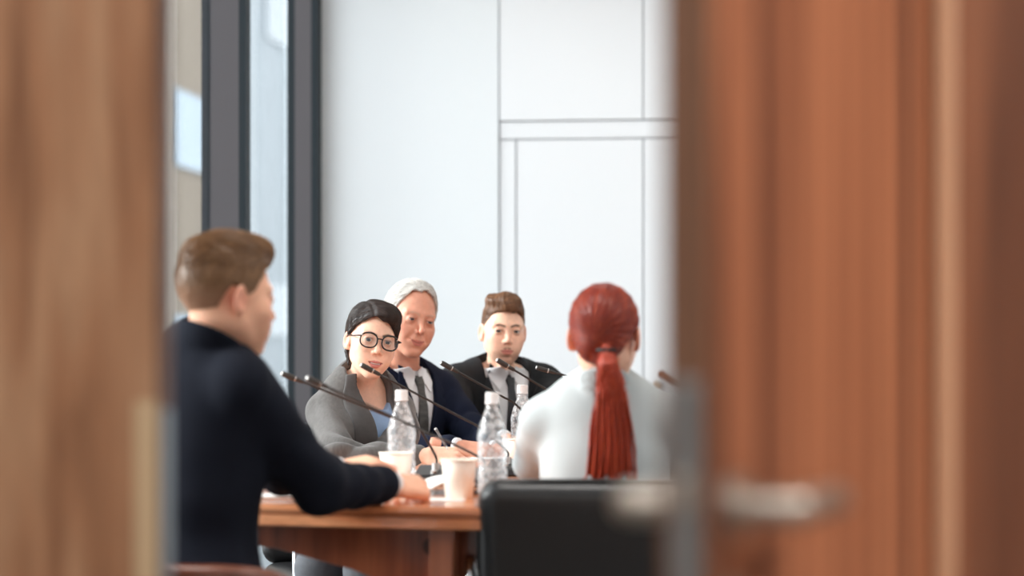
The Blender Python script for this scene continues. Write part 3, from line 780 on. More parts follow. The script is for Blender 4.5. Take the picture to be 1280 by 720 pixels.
# window wall on the left: mullions, glass, sills
m_glass = clear('window_glass', tint=(.93, .96, .97), edge=.5, rough=.02)
ys = [YE+.2, 3.55, 6.3, 9.17, YB-.07]
def mullion(n, y, d_in, w):
    x0, x1 = XW-(.04 if n != 5 else .0), XW+d_in
    o = slab('trim_%d' % n, x0+.035, x1-.028, y-w/2, y+w/2, 0, ZC, m_frame)
    for (a, b) in ((x0, x0+.035), (x1-.028, x1)):
        bm = bmesh.new(); box(bm, a, b, y-w/2-.0, y+w/2, 0, ZC); bobj('gasket', bm, m_gasket, o)
mullion(4, 9.17, .137, .08); mullion(5, YB-.05, .137, .10); mullion(6, 6.3, .137, .08); mullion(7, 3.55, .137, .08)
for i, (a, b) in enumerate(((YE, 3.51), (3.59, 6.26), (6.34, 9.13), (9.21, YB-.10))):
    w_ = slab('window_%d' % (i+1), XW-.012, XW, a, b, .12, ZC-.1, m_glass)
    for nm, (z0, z1_) in (('sill_frame', (0, .12)), ('head_frame', (ZC-.1, ZC))):
        bm = bmesh.new(); box(bm, XW-.02, XW+.08, a, b, z0, z1_); bobj(nm, bm, m_frame, w_)
# street outside: facades beyond the glass
def facade(name, label, x, y0, y1, z1_, col, wins, wcol, m2=None):
    r = empty(name, (x, (y0+y1)/2, -3)); tag(r, label, 'building')
    L = (y1-y0)/2
    bm = bmesh.new(); box(bm, -4, 0, -L, L, 0, z1_+3); bobj('wall', bm, mat(name+'_render_'+str(col[0]), col, rough=.9, noise=.05, nscale=2), r)
    for (a, b, c, d) in wins:
        bm = bmesh.new(); box(bm, -.05, .05, a-(y0+y1)/2, b-(y0+y1)/2, c+3, d+3); bobj('window', bm, wcol, r)
    return r
wb = mat('far_window_pane', (112, 134, 150), rough=.2); wd = mat('far_window_dark', (128, 138, 144), rough=.2)
def street(px, xx):                      # y on the street plane x=xx seen at column px
    t = (px-640)/FPX; D = xx/(t*cY-sY); return D*(t*sY+cY)
XO = -9.0
def zz(py, px): return CAMZ+(HOR-py)/FPX*(XO/(((px-640)/FPX)*cY-sY))
ya, yb2, yc = street(120, XO), street(285, XO), street(420, XO)
f1 = facade('beige_building', 'pale beige rendered building outside the left window', XO, ya-14, yb2, 12,
            (124, 112, 98), [(street(214, XO), street(262, XO), zz(212, 235), zz(118, 235)), (street(214, XO), street(262, XO), zz(470, 235), zz(395, 235))], wb)
f2 = facade('white_building', 'bright whitish building seen between the window posts', XO, yb2+.05, yc+14, 12,
            (150, 156, 160), [(street(330, XO), street(357, XO), zz(52, 340), zz(-60, 340)), (street(300, XO), street(357, XO), zz(420, 340), zz(355, 340))], wd)
slab('ground', -40, XW-.1, -20, 90, -3.1, -3, mat('pavement', (150, 148, 144), rough=.9))

# entry wall, double door
HX = .144
bmw = slab('wall_entry_right', HX+.055, 3.2, YE-.02, YE+.14, 0, 2.75, m_wallwood)
slab('wall_entry_left', -3.0, HX-1.7-.05, YE-.02, YE+.14, 0, 2.75, m_wallwood)
slab('wall_entry_top', HX-1.75, HX+.055, YE-.02, YE+.14, 2.15, 2.75, m_wallwood)
slab('wall_entry_room_right', HX+.055, 4.75, YE+.14, YE+.2, 0, ZC, m_wall)
slab('wall_entry_room_left', XW-.1, HX-1.75, YE+.14, YE+.2, 0, ZC, m_wall)
slab('wall_entry_room_top', HX-1.75, HX+.055, YE+.14, YE+.2, 2.15, ZC, m_wall)
slab('trim_8', HX-.006, HX+.020, YE-.05, YE+.02, 0, 2.15, m_trimlight, bevel=.006)
slab('trim_9', HX+.020, HX+.058, YE-.03, YE+.14, 0, 2.15, m_wallwood)
slab('trim_10', HX-1.75, HX-1.70, YE-.05, YE+.14, 0, 2.15, m_trimlight, bevel=.006)

def lever_set(parent, xl, z, th, sgn):
    """rose, neck and lever on both faces of a leaf; leaf lies along +X from its hinge at 0, faces at y=0 and y=-th"""
    for (yf, s) in ((0, 1), (-th, -1)):
        bm = bmesh.new(); cyl(bm, (xl, yf, z), (xl, yf+s*.009, z), .026, 28)
        h = bobj('handle', bm, m_steel, parent)
        bm = bmesh.new(); tube(bm, catmull([(xl, yf+s*.005, z), (xl, yf+s*.042, z), (xl+sgn*.012, yf+s*.054, z), (xl+sgn*.045, yf+s*.056, z), (xl+sgn*.125, yf+s*.054, z)], 5), .0135, 14)
        bobj('lever', bm, m_steel, h, smooth=True)
        bm = bmesh.new(); cyl(bm, (xl, yf, z-.085), (xl, yf+s*.007, z-.085), .024, 24); bobj('key_rose', bm, m_steel, h)
def leaf(name, hx, hy, ang, m, L=.85, th=.040, plate=True):
    bm = bmesh.new(); box(bm, 0, L-.004, -th, 0, .01, 2.14)
    o = bobj(name, bm, m); o.location = (hx, hy, 0); o.rotation_euler = (0, 0, ang); o['kind'] = 'structure'
    bm = bmesh.new(); box(bm, L-.004, L, -th, 0, .01, 2.14); bobj('edge_lipping', bm, m_edge, o, bevel=.0015)
    return o
aR = math.radians(75); th = .040
dr = leaf('door_3', HX, YE, PI+aR, m_doorR, th=th)      # the leaf's -y side is the room side when shut
lever_set(dr, .79, .957, th, -1)
bm = bmesh.new(); box(bm, .849, .8525, -th+.009, -.009, .82, 1.06); lp = bobj('lock_plate', bm, m_steel2, dr, bevel=.002)
bm = bmesh.new(); box(bm, .852, .862, -th+.014, -.014, .955, .985); bobj('latch', bm, m_steel, lp, bevel=.003)
aL = math.radians(-6)
dl = leaf('door_4', HX-1.70, YE, aL, m_doorL, th=th)
bm = bmesh.new(); box(bm, .849, .8525, -th+.006, -.006, .83, 1.02); bobj('strike_plate', bm, m_steel2, dl, bevel=.002)
bm = bmesh.new(); box(bm, .822, .849, -th-.002, -th, .62, 1.03); bobj('cover_plate', bm, mat('beige_plate', (206, 182, 148), rough=.5), dl, bevel=.001)

# ================================================================== TABLE
m_top = wood('table_cherry', (156, 88, 54), (208, 130, 88), (230, 160, 116), scale=(1.2, 9, 9), rough=.22, coat=.5, width=1.2, pts=(.3, .5, .7))
m_under = wood('table_panel_walnut', (86, 44, 28), (136, 72, 46), (170, 98, 64), scale=(8, 8, .6), rough=.35, coat=.3, width=1.4, pts=(.3, .5, .7))
ctrl = [(-1.25, 5.62), (-1.0, 5.36), (-.55, 5.22), (-.16, 5.095), (-.03, 5.10), (.06, 5.24), (.30, 5.78), (.62, 6.45), (.74, 7.05), (.50, 7.55), (.0, 7.72), (-.24, 7.45), (-.40, 6.85), (-.66, 6.45), (-1.0, 6.2), (-1.28, 5.9)]
out = [np.array(W(*p[:2])) for p in catmull([(a, b, 0) for a, b in ctrl], 8, closed=True)]
ctr = np.mean(out, 0)
tbl = empty('conference_table', (ctr[0], ctr[1], 0)); tag(tbl, 'long reddish wooden conference table with a rounded corner and thick banded edge', 'table')
nrm = []
for i in range(len(out)):
    t = out[(i+1) % len(out)]-out[i-1]; t /= np.linalg.norm(t); nrm.append(np.array((-t[1], t[0])))
def ring(bm, off, z): return [bm.verts.new((*(out[i]+nrm[i]*off-ctr), z)) for i in range(len(out))]
def outline_solid(name, prof, m, parent):
    bm = bmesh.new(); rs = [ring(bm, o, z) for o, z in prof]
    for a, b in zip(rs, rs[1:]):
        for k in range(len(a)): bm.faces.new((a[k], a[(k+1) % len(a)], b[(k+1) % len(b)], b[k]))
    bm.faces.new(rs[0]); bm.faces.new(rs[-1]); return bobj(name, bm, m, parent)
TZ = .76
outline_solid('tabletop', [(.004, TZ), (.0, TZ-.003), (-.004, TZ-.012), (0, TZ-.021), (.008, TZ-.023)], m_top, tbl)
outline_solid('edge_band', [(.008, TZ-.023), (.001, TZ-.025), (.0, TZ-.046), (.005, TZ-.050)], m_top, tbl)
def tri2(px, D): return np.array(W((px-640)/FPX*D, D))-ctr
# arched panel under the near edge
def along(px): # point set back under the near edge
    for i in range(len(out)-1, -1, -1): pass
    return None
A0, A1 = np.array(W(-.60, 5.32)), np.array(W(-.06, 5.17))
u = (A1-A0)/np.linalg.norm(A1-A0); v = np.array((-u[1], u[0])); Lp = np.linalg.norm(A1-A0)
def pn(px, s_off=0):                    # distance along the panel at column px
    best = min(np.linspace(-.2, 1.2, 700), key=lambda s: abs(((lambda q: 640+FPX*(q[0]*cY+q[1]*sY)/(-q[0]*sY+q[1]*cY))(A0+u*s))-px))
    return best
arch = [(pn(px), CAMZ+(HOR-py)/FPX*5.27) for px, py in ((322, 684), (345, 687), (380, 696), (410, 704), (440, 711), (470, 722), (500, 742), (520, 775), (530, 830))]
bm = bmesh.new(); top = TZ-.05; prof = [(arch[0][0], top)]+arch+[(pn(535), .02), (pn(598), .02), (pn(598), top)]
def P3(s, z, t): q = A0+u*s+v*t-ctr; return (q[0], q[1], z)
fr = [bm.verts.new(P3(s, z, 0)) for s, z in prof]; bk = [bm.verts.new(P3(s, z, .03)) for s, z in prof]
bm.faces.new(fr); bm.faces.new(bk[::-1])
for i in range(len(fr)): bm.faces.new((fr[i], fr[(i+1) % len(fr)], bk[(i+1) % len(fr)], bk[i]))
pan = bobj('modesty_panel', bm, m_under, tbl, bevel=.003)
bm = bmesh.new(); s0, s1 = pn(546), pn(577)
prof2 = [(s0, top), (s1, top), (s1-.004, .55), (s1-.05, .40), (s1-.05, .0), (s0-.05, .0), (s0-.02, .45), (s0, .6)]
fr = [bm.verts.new(P3(s, z, -.055)) for s, z in prof2]; bk = [bm.verts.new(P3(s, z, .0)) for s, z in prof2]
bm.faces.new(fr); bm.faces.new(bk[::-1])
for i in range(len(fr)): bm.faces.new((fr[i], fr[(i+1) % len(fr)], bk[(i+1) % len(fr)], bk[i]))
bobj('leg', bm, mat('leg_cherry', (150, 86, 56), rough=.3, noise=.12, nscale=5, stretch=(10, 10, 1), coat=.3), tbl, bevel=.004)
bm = bmesh.new(); s2 = pn(540); zc_ = CAMZ+(HOR-683)/FPX*5.2
def Pq(s, z, t): return Vector(P3(s, z, t))
tube(bm, [Pq(s2, zc_, .0), Pq(s2, zc_, -.012)], .018, 24); tube(bm, [Pq(s2, zc_, -.012), Pq(s2, zc_, -.016)], .013, 24)
bobj('cable_port', bm, mat('port_brown', (70, 38, 28), rough=.4), tbl)
for (sx, dd) in ((.25, 6.5), (.1, 7.2), (-.12, 6.0)):
    q = np.array(W(sx, dd))-ctr; bm = bmesh.new(); box(bm, q[0]-.05, q[0]+.05, q[1]-.2, q[1]+.2, 0, top); bobj('leg', bm, m_under, tbl, bevel=.004)

# ================================================================== THINGS ON THE TABLE
m_cup = mat('cream_paper', (252, 244, 232), rough=.6)
m_pet = clear('clear_plastic', tint=(.95, .965, .975), haze=.2, edge=.95, rough=.08, bump=.6)
m_water = clear('water', tint=(.94, .96, .97), haze=.04, edge=.66, rough=.03, bump=.3)
m_cap = mat('white_cap_plastic', (238, 234, 232), rough=.4)
def on_table(px, D): return tuple(G(px, D, TZ))
def cup(px, D, label, sc=1.0):
    r = empty('paper_cup', on_table(px, D)); tag(r, label, 'cup', 'paper cups on the table'); r.scale = (sc,)*3
    bm = bmesh.new(); lathe(bm, [(0, .004), (.0275, .004), (.0285, 0), (.0300, .0), (.0392, .086), (.0385, .087), (.0288, .008), (0, .007)], 40); bobj('cup_wall', bm, m_cup, r, smooth=True)
    bm = bmesh.new(); lathe(bm, [(.0388, .0855), (.0405, .0855), (.0415, .0875), (.0405, .0895), (.0388, .0895), (.0380, .0875), (.0388, .0855)], 40); bobj('rim', bm, m_cup, r, smooth=True)
    return r
cup(574, 5.37, 'cream paper cup nearest the table edge, left of the frontmost bottle')
cup(495, 5.75, 'cream paper cup beside the hands of the man in navy, in front of a bottle')
cup(646, 6.7, 'cream paper cup farthest back, behind the frontmost bottle by the red-haired woman')
def bottle(px, D, label):
    r = empty('water_bottle', on_table(px, D)); tag(r, label, 'bottle', 'clear water bottles on the table')
    pr = [(0, .004), (.022, .003), (.030, .0), (.0345, .006)]
    for i in range(22):
        z = .012+i*.0052; pr.append((.0345-.0009*(i % 2)-(.0016 if 9 < i < 14 else 0), z))
    pr += [(.0352, .130), (.0340, .142), (.0300, .158), (.0240, .176), (.0180, .193), (.0142, .204), (.0132, .210), (.0132, .2135)]
    bm = bmesh.new(); lathe(bm, pr, 40); bobj('bottle_body', bm, m_pet, r, smooth=True)
    wp = [(0, .006)]+[(max(a-.0012, 0), b+.001) for a, b in pr[2:] if b < .165]+[(0, .166)]
    bm = bmesh.new(); lathe(bm, wp, 32); bobj('water', bm, m_water, r, smooth=True)
    bm = bmesh.new(); lathe(bm, [(.0155, .2100), (.0165, .2105), (.0165, .2135), (.0150, .2140)], 32); bobj('neck_ring', bm, m_cap, r, smooth=True)
    bm = bmesh.new()
    n = 48; pr = [(.0150, .214), (.0152, .234), (.0142, .2365), (0, .2368)]
    lathe(bm, pr, n)
    for vtx in bm.verts:
        a = math.atan2(vtx.co.y, vtx.co.x); rr = math.hypot(vtx.co.x, vtx.co.y)
        if rr > .0145: f_ = 1+.025*(1 if int((a+PI)/(2*PI)*n+.5) % 2 else -1); vtx.co.x *= f_; vtx.co.y *= f_
    bobj('cap', bm, m_cap, r, smooth=False)
    return r
bottle(502, 5.90, 'clear water bottle behind the left paper cup, in front of the woman in glasses')
bottle(615.5, 5.50, 'clear water bottle nearest the camera beside the black leather chair')
bottle(653, 7.0, 'clear water bottle in front of the young man in black, beside the red-haired woman')
bottle(714, 6.95, 'clear water bottle mostly hidden behind the left shoulder of the red-haired woman')

m_mic = mat('black_mic_metal', (44, 40, 38), rough=.35, metal=.3)
m_grille = mat('mic_grille', (52, 46, 42), rough=.55, bump=.8, bscale=900)
m_base = mat('mic_base_plastic', (26, 24, 26), rough=.3)
m_silver = mat('mic_silver', (188, 184, 180), rough=.3, metal=.8)
def mic(head, mid, base, label, hs=1.0, bend=.06):
    """head, mid: (px, py, D) ends of the straight run; base (px, D) on the table"""
    b = np.array(on_table(*base)); r = empty('gooseneck_microphone', tuple(b)); tag(r, label, 'microphone', 'gooseneck microphones on the table')
    H, Mi = P(*head)-b, P(*mid)-b
    foot = np.array((0, 0, .045)); u_ = (H-Mi)/np.linalg.norm(H-Mi)
    low = catmull([foot, foot+np.array((0, 0, .02)), Mi*.55+foot*.45+np.array((0, 0, .012)), Mi, Mi+u_*.03], 6)
    bm = bmesh.new(); tube(bm, [*low, *[Mi+(H-Mi)*t for t in (.2, .5, .8, .95)]], .0030, 10); bobj('gooseneck', bm, m_mic, r, smooth=True)
    hd_ = empty_head = None
    prof = [(-.034, .0042), (-.030, .0052), (-.012, .0056), (-.010, .0070), (.014, .0074), (.020, .0070), (.024, .0050), (.025, .0)]
    bm = bmesh.new(); zq = Vector(u_).to_track_quat('Z', 'Y').to_matrix().to_4x4()
    lathe(bm, [(a*hs, z) for z, a in prof], 20); bmesh.ops.transform(bm, matrix=Matrix.Translation(Vector(H-u_*.0))@zq, verts=bm.verts)
    h_ = bobj('mic_head', bm, m_grille, r, smooth=True)
    bm = bmesh.new(); lathe(bm, [(.0056, -.014), (.0064, -.0135), (.0064, -.0105), (.0056, -.010)], 20); bmesh.ops.transform(bm, matrix=Matrix.Translation(Vector(H))@zq, verts=bm.verts)
    bobj('ring', bm, m_silver, h_, smooth=True)
    bm = bmesh.new(); lathe(bm, [(.0, .0256), (.0045, .0248), (.0062, .0225)], 20); bmesh.ops.transform(bm, matrix=Matrix.Translation(Vector(H))@zq, verts=bm.verts)
    bobj('mic_tip', bm, m_silver, h_, smooth=True)
    # base unit: wedge with a silver rim and a talk button
    bm = bmesh.new(); pts = [(-.055, -.06, 0), (.055, -.06, 0), (.055, .06, 0), (-.055, .06, 0), (-.05, -.055, .022), (.05, -.055, .022), (.05, .05, .045), (-.05, .05, .045)]
    vs = [bm.verts.new(p) for p in pts]
    for f in ((0, 1, 2, 3), (4, 5, 6, 7), (0, 1, 5, 4), (1, 2, 6, 5), (2, 3, 7, 6), (3, 0, 4, 7)): bm.faces.new([vs[i] for i in f])
    bs = bobj('base', bm, m_base, r, bevel=.006, seg=3)
    bm = bmesh.new(); tube(bm, [Vector((0, .0, .030)), Vector((0, .0, .050))], .011, 20); bobj('socket', bm, m_silver, bs)
    bm = bmesh.new(); tube(bm, [Vector((0, -.03, .026)), Vector((0, -.031, .033))], .009, 20); bobj('talk_button', bm, m_silver, bs)
    return r
mic((363, 471, 5.9), (524, 536, 6.0), (545, 6.05), 'gooseneck microphone leaning farthest left, its head in front of the grey window post')
mic((394, 477, 5.45), (548, 547, 5.65), (604, 5.88), 'gooseneck microphone whose blurred head is second from the left, over the grey blazer', 1.05)
mic((461, 461, 6.35), (596, 532, 6.4), (634, 6.42), 'gooseneck microphone with its head right in front of the chin of the woman in glasses')
mic((560, 458, 6.7), (643, 504, 6.75), (692, 6.75), 'gooseneck microphone with its head between the white-haired man and the young man')
mic((630, 455, 6.55), (702, 498, 6.6), (765, 6.6), 'gooseneck microphone with its head at the chin of the young man in black')
mic((680, 462, 6.9), (834, 504, 6.95), (862, 6.9), 'gooseneck microphone farthest right, its neck passing behind the red-haired woman', .9)

# papers and a curled brochure
m_paper = mat('white_paper', (236, 234, 230), rough=.6)
def sheet(name, px, D, w, d, rz, label, cat, n=1, curl=0.0, mat_=None, grp=None):
    r = empty(name, on_table(px, D), rz+YAW)
    bm = bmesh.new(); K = 16
    for i in range(n):
        z = .0012+i*.0012; top_ = []; 
        for a in range(K+1):
            x = -w/2+w*a/K; zz_ = z+curl*math.sin(PI*a/K)**1.5
            top_.append((bm.verts.new((x, -d/2, zz_)), bm.verts.new((x, d/2, zz_)), bm.verts.new((x, -d/2, zz_-.001)), bm.verts.new((x, d/2, zz_-.001))))
        for a, b in zip(top_, top_[1:]):
            bm.faces.new((a[0], b[0], b[1], a[1])); bm.faces.new((a[2], a[3], b[3], b[2])); bm.faces.new((a[0], a[2], b[2], b[0])); bm.faces.new((a[1], b[1], b[3], a[3]))
        for e in (top_[0], top_[-1]): bm.faces.new((e[0], e[1], e[3], e[2]))
    bm2 = bobj(name+'_sheet', bm, mat_ or m_paper)
    bm2.location = r.location; bm2.rotation_euler = r.rotation_euler; bpy.data.objects.remove(r)
    bm2.name = name; return tag(bm2, label, cat, grp)
sheet('notepad', 352, 5.42, .17, .13, .15, 'white notepad lying at the left end of the table beside the navy sleeve', 'notepad', n=5)
sheet('brochure', 562, 5.62, .20, .20, .2, 'open white brochure bulging upward, behind the front paper cup', 'brochure', n=2, curl=.034)
sheet('paper_sheet', 548, 5.34, .12, .12, -.1, 'loose white sheet lying flat between the hand in navy sleeve and the front cup', 'paper')
sheet('notepad', 556, 6.62, .20, .16, .5, 'white notepad under the writing hand of the woman in glasses', 'notepad', n=5)
sheet('notepad', 600, 7.4, .20, .16, .2, 'white notepad in front of the white-haired man', 'notepad', n=5)

# pen held by the woman
pa, pb = P(545, 537, 6.63), P(560, 562, 6.56)
bm = bmesh.new(); dv = (pb-pa)/np.linalg.norm(pb-pa); org = pa.copy()
tube(bm, [Vector(0*dv), Vector((pb-pa)*.86)], .0038, 12); pen = bobj('pen', bm, mat('pen_grey', (110, 100, 98), rough=.3, metal=.5), None, smooth=True); pen.location = tuple(org)
tag(pen, 'slim grey pen held in the hand of the woman in glasses', 'pen')
bm = bmesh.new(); tube(bm, [Vector((pb-pa)*.86), Vector((pb-pa)*1.0)], .0036, 12, r2=.0008); bobj('pen_tip', bm, m_silver, pen, smooth=True)
bm = bmesh.new(); tube(bm, [Vector(dv*-.004), Vector(dv*.004)], .0046, 12); bobj('pen_button', bm, m_silver, pen, smooth=True)

# ================================================================== CHAIRS
m_leather = mat('black_leather', (22, 22, 24), rough=.36, bump=.25, bscale=220, spec=.5)
m_seam = mat('black_piping', (24, 24, 26), rough=.35)
def pillow(name, w, d, t, m, parent, M, r=.05, bulge=.012, corner=.06):
    """padded panel w x d, t thick, rounded corners, transformed by M"""
    def f(p):
        q = np.abs(p)-V3(w/2-corner, d/2-corner, 0); q2 = np.maximum(q[:, :2], 0); dd = np.sqrt((q2**2).sum(1))+np.minimum(np.maximum(q[:, 0], q[:, 1]), 0)-corner
        tt = t/2+bulge*np.clip(1-(p[:, 0]/(w/2))**2, 0, 1)*np.clip(1-(p[:, 1]/(d/2))**2, 0, 1)
        return smax(dd, np.abs(p[:, 2])-tt, t*.62)
    v, q = nets(f, (-w/2-.02, -d/2-.02, -t/2-bulge-.02), (w/2+.02, d/2+.02, t/2+bulge+.02), .008)
    M = np.array(M); v = v@M[:3, :3].T+M[:3, 3]
    return mk(name, [(v, q)], m, parent)
def big_chair(px, D, psi, top_z, w, label):
    g0 = G(px, D); r = empty('leather_chair', (g0[0], g0[1], 0), math.radians(psi)+YAW); tag(r, label, 'chair')
    tilt = math.radians(-7)
    hgt = top_z-.44
    M = Matrix.Translation((0, .0, .44+hgt/2)) @ Matrix.Rotation(math.radians(90)+tilt, 4, 'X')
    b = pillow('backrest', w, hgt, .085, m_leather, r, M, corner=.055)
    bm = bmesh.new(); cs = []
    for k in range(49):
        a = 2*PI*k/48; x, y = math.cos(a), math.sin(a); n_ = 6
        rr = (abs(x)**n_+abs(y)**n_)**(-1/n_); cs.append(M@Vector((x*rr*(w/2-.002), y*rr*(hgt/2-.002), -.018)))
    tube(bm, cs[:-1]+[cs[0]], .004, 8); bobj('piping', bm, m_seam, b, smooth=True)
    pillow('seat', w-.02, .50, .09, m_leather, r, Matrix.Translation((0, -.27, .435)), corner=.07)
    for sx in (-1, 1):
        bm = bmesh.new(); tube(bm, catmull([(sx*(w/2+.01), .0, .52), (sx*(w/2+.02), -.05, .64), (sx*(w/2+.02), -.25, .655), (sx*(w/2+.02), -.40, .63), (sx*(w/2-.02), -.38, .42)], 6), .012, 12); bobj('armrest', bm, m_chrome, r, smooth=True)
    bm = bmesh.new(); tube(bm, [(0, -.25, .39), (0, -.25, .10)], .028, 20); bobj('gas_column', bm, m_chrome, r, smooth=True)
    for k in range(5):
        a = 2*PI*k/5+.3; c_, s_ = math.cos(a), math.sin(a)
        bm = bmesh.new(); tube(bm, [(0, -.25, .11), (c_*.30, -.25+s_*.30, .075)], .022, 10, r2=.014); lg = bobj('leg', bm, m_chrome, r, smooth=True)
        bm = bmesh.new(); tube(bm, [(c_*.30-s_*.02, -.25+s_*.30+c_*.02, .03), (c_*.30+s_*.02, -.25+s_*.30-c_*.02, .03)], .03, 16); bobj('castor', bm, m_base, lg, smooth=True)
    return r
big_chair(757, 5.10, 176, .822, .545, 'large black leather chair seen from behind, with the red-haired woman in it')

def visitor_chair(name, x, y, rz, label, top_z=.86, grp='black cantilever chairs on the far side'):
    r = empty(name, (x, y, 0), rz); tag(r, label, 'chair', grp)
    M = Matrix.Translation((0, .20, .46+(top_z-.46)/2)) @ Matrix.Rotation(math.radians(90-9), 4, 'X')
    pillow('backrest', .46, top_z-.46, .05, m_leather, r, M, corner=.05)
    pillow('seat', .47, .46, .07, m_leather, r, Matrix.Translation((0, -.04, .435)), corner=.06)
    for sx in (-1, 1):
        bm = bmesh.new()
        tube(bm, catmull([(sx*.245, .22, .02), (sx*.245, -.20, .02), (sx*.245, -.27, .05), (sx*.245, -.28, .12), (sx*.245, -.275, .45), (sx*.245, -.26, .60), (sx*.245, -.20, .655), (sx*.245, .05, .66), (sx*.240, .17, .64)], 7), .011, 12)
        bobj('frame_tube', bm, m_chrome, r, smooth=True)
    return r

# ================================================================== PEOPLE
m_navy = mat('navy_wool', (20, 23, 33), rough=.9, spec=.15, noise=.06, nscale=200, bump=.15, bscale=900)
m_navy2 = mat('blue_wool', (20, 25, 42), rough=.9, spec=.15, noise=.06, nscale=200, bump=.15, bscale=900)
m_black = mat('black_wool', (17, 18, 21), rough=.75, spec=.3, noise=.06, nscale=200, bump=.15, bscale=900)
m_grey = mat('grey_linen_blend', (88, 85, 83), rough=.9, sheen=.2, noise=.16, nscale=55, bump=.3, bscale=420, stretch=(2.5, 2.5, .7))
m_greyd = mat('grey_linen_collar', (68, 65, 64), rough=.9, sheen=.2, noise=.14, nscale=55, bump=.3, bscale=420)
m_shirt = mat('white_cotton', (238, 238, 240), rough=.8, bump=.1)
m_blue = mat('pale_blue_cotton', (136, 160, 192), rough=.8, noise=.05, nscale=30, bump=.2, bscale=300)
m_blouse = mat('pale_aqua_cotton', (180, 186, 187), rough=.85, spec=.2, bump=.1)
m_tie = mat('dark_tie_silk', (40, 38, 42), rough=.4)
m_tie2 = mat('striped_tie_silk', (70, 66, 62), rough=.4, noise=.5, nscale=30, stretch=(1, 1, 3))
m_trd = mat('dark_trouser_wool', (30, 32, 40), rough=.85, bump=.2)
m_trg = mat('slate_trouser_wool', (92, 94, 99), rough=.85, noise=.1, nscale=40, bump=.3)
m_hbrown = mat('brown_hair', (112, 78, 52), rough=.42, attr=True, spec=.45)
m_hlight = mat('light_brown_hair', (120, 84, 58), rough=.42, attr=True, spec=.45)
m_hdark = mat('dark_hair', (38, 29, 27), rough=.52, attr=True, spec=.45)
m_hwhite = mat('white_hair', (232, 228, 222), rough=.6, attr=True, spec=.45)
m_hred = mat('red_hair', (140, 48, 26), rough=.36, attr=True, spec=.45)


def fl_back(p):                      # combed back over the crown, down at the sides
    z = np.clip((p[:, 2]-.05)/.05, 0, 1)[:, None]
    top_ = np.stack([.25*np.ones(len(p)), .9+0*p[:, 0], .25-8*np.clip(p[:, 1]+.02, -.04, .1)], 1); side_ = np.stack([0*p[:, 0], .35+0*p[:, 0], -1+0*p[:, 0]], 1)
    return (top_*z+side_*(1-z)).astype(F)
def fl_across(p):                    # swept across from the right parting, up at the front
    z = np.clip((p[:, 2]-.06)/.04, 0, 1)[:, None]
    top_ = np.stack([1.0+0*p[:, 0], .35+0*p[:, 0], .35-9*np.clip(p[:, 0]-.0, -.05, .08)], 1); side_ = np.stack([0*p[:, 0], .35+0*p[:, 0], -1+0*p[:, 0]], 1)
    return (top_*z+side_*(1-z)).astype(F)
def fl_short(p):
    return np.stack([p[:, 0]*4, .6+0*p[:, 0], -.5+0*p[:, 0]], 1).astype(F)
def fl_pixie(p):
    s_ = np.where(p[:, 0] > -.034-.1*(p[:, 1]+.03), 1., -1.)
    lowf = np.clip((.05-p[:, 2])/.05, 0, 1)
    x = s_*(1-lowf*.8); y = np.where(s_ > 0, -.25+.9*np.clip(p[:, 1]+.0, 0, .08)/.08*lowf, .55); z = -.25-1.3*lowf-6*np.clip(np.abs(p[:, 0])-.03, 0, .05)
    return np.stack([x, y, z], 1).astype(F)
def fl_nape(p):
    t = V3(0, .100, -.018)-p; return t
hi = lambda v: v[:, 2] > .062
lo_ = lambda v: v[:, 2] <= .066

# man in navy, back to the corridor
lm = dict(psi=125, N=(256, 441, 4.95), half=.150, sdrop=.070, pel=(-.02, .05), build=.98, pad=.006, verbose=1,
    ER=(398, 609, 4.98), WR=(487, 606, 5.20), EL=(352, 583, 5.22), WL=(418, 588, 5.42),
    head=dict(at=(286, 371, 4.90), psi=123, pitch=6, roll=0, sc=.965, skin=(232, 176, 146), neck=.056, w=1.0, nose=1.02, smile=.004, brow=(95, 66, 44), iris=(90, 100, 110), lips=(196, 110, 98), browa=.7),
    hair=dict(fn=lambda h: hair_swept(dict(h, top=.026, side=.0045, quiff=.012, dir=1)), mat=m_hbrown, fade=(-.06, .02), col=(126, 90, 58), col2=(186, 142, 98), strands=[(2600, 9, .0062, .0016, .00055, fl_back, hi), (2600, 5, .0030, .0006, .00035, fl_back, lo_)]),
    cloth=dict(kind='suit', mat=m_navy, shirt=m_shirt, tie=m_tie, trousers=m_trd, fold=.0050, sl=(.064, .056, .040)),
    hands=[dict(k=0, dirw=(.72, .62, -.10), upw=(.35, -.45, .82), curl=[(48, 55, 35), (52, 58, 35), (56, 60, 35), (60, 60, 35)], thumb=[(.72, .5, -.45), (.86, .10, -.5), (.9, -.1, -.4)]),
           dict(k=1, dirw=(.85, .3, .16), upw=(-.1, -.3, 1), curl=[(30, 40, 25), (34, 44, 25), (38, 46, 25), (42, 50, 25)])])
person('person', 'man in a navy suit seen from behind, forearm on the near table edge', lm)

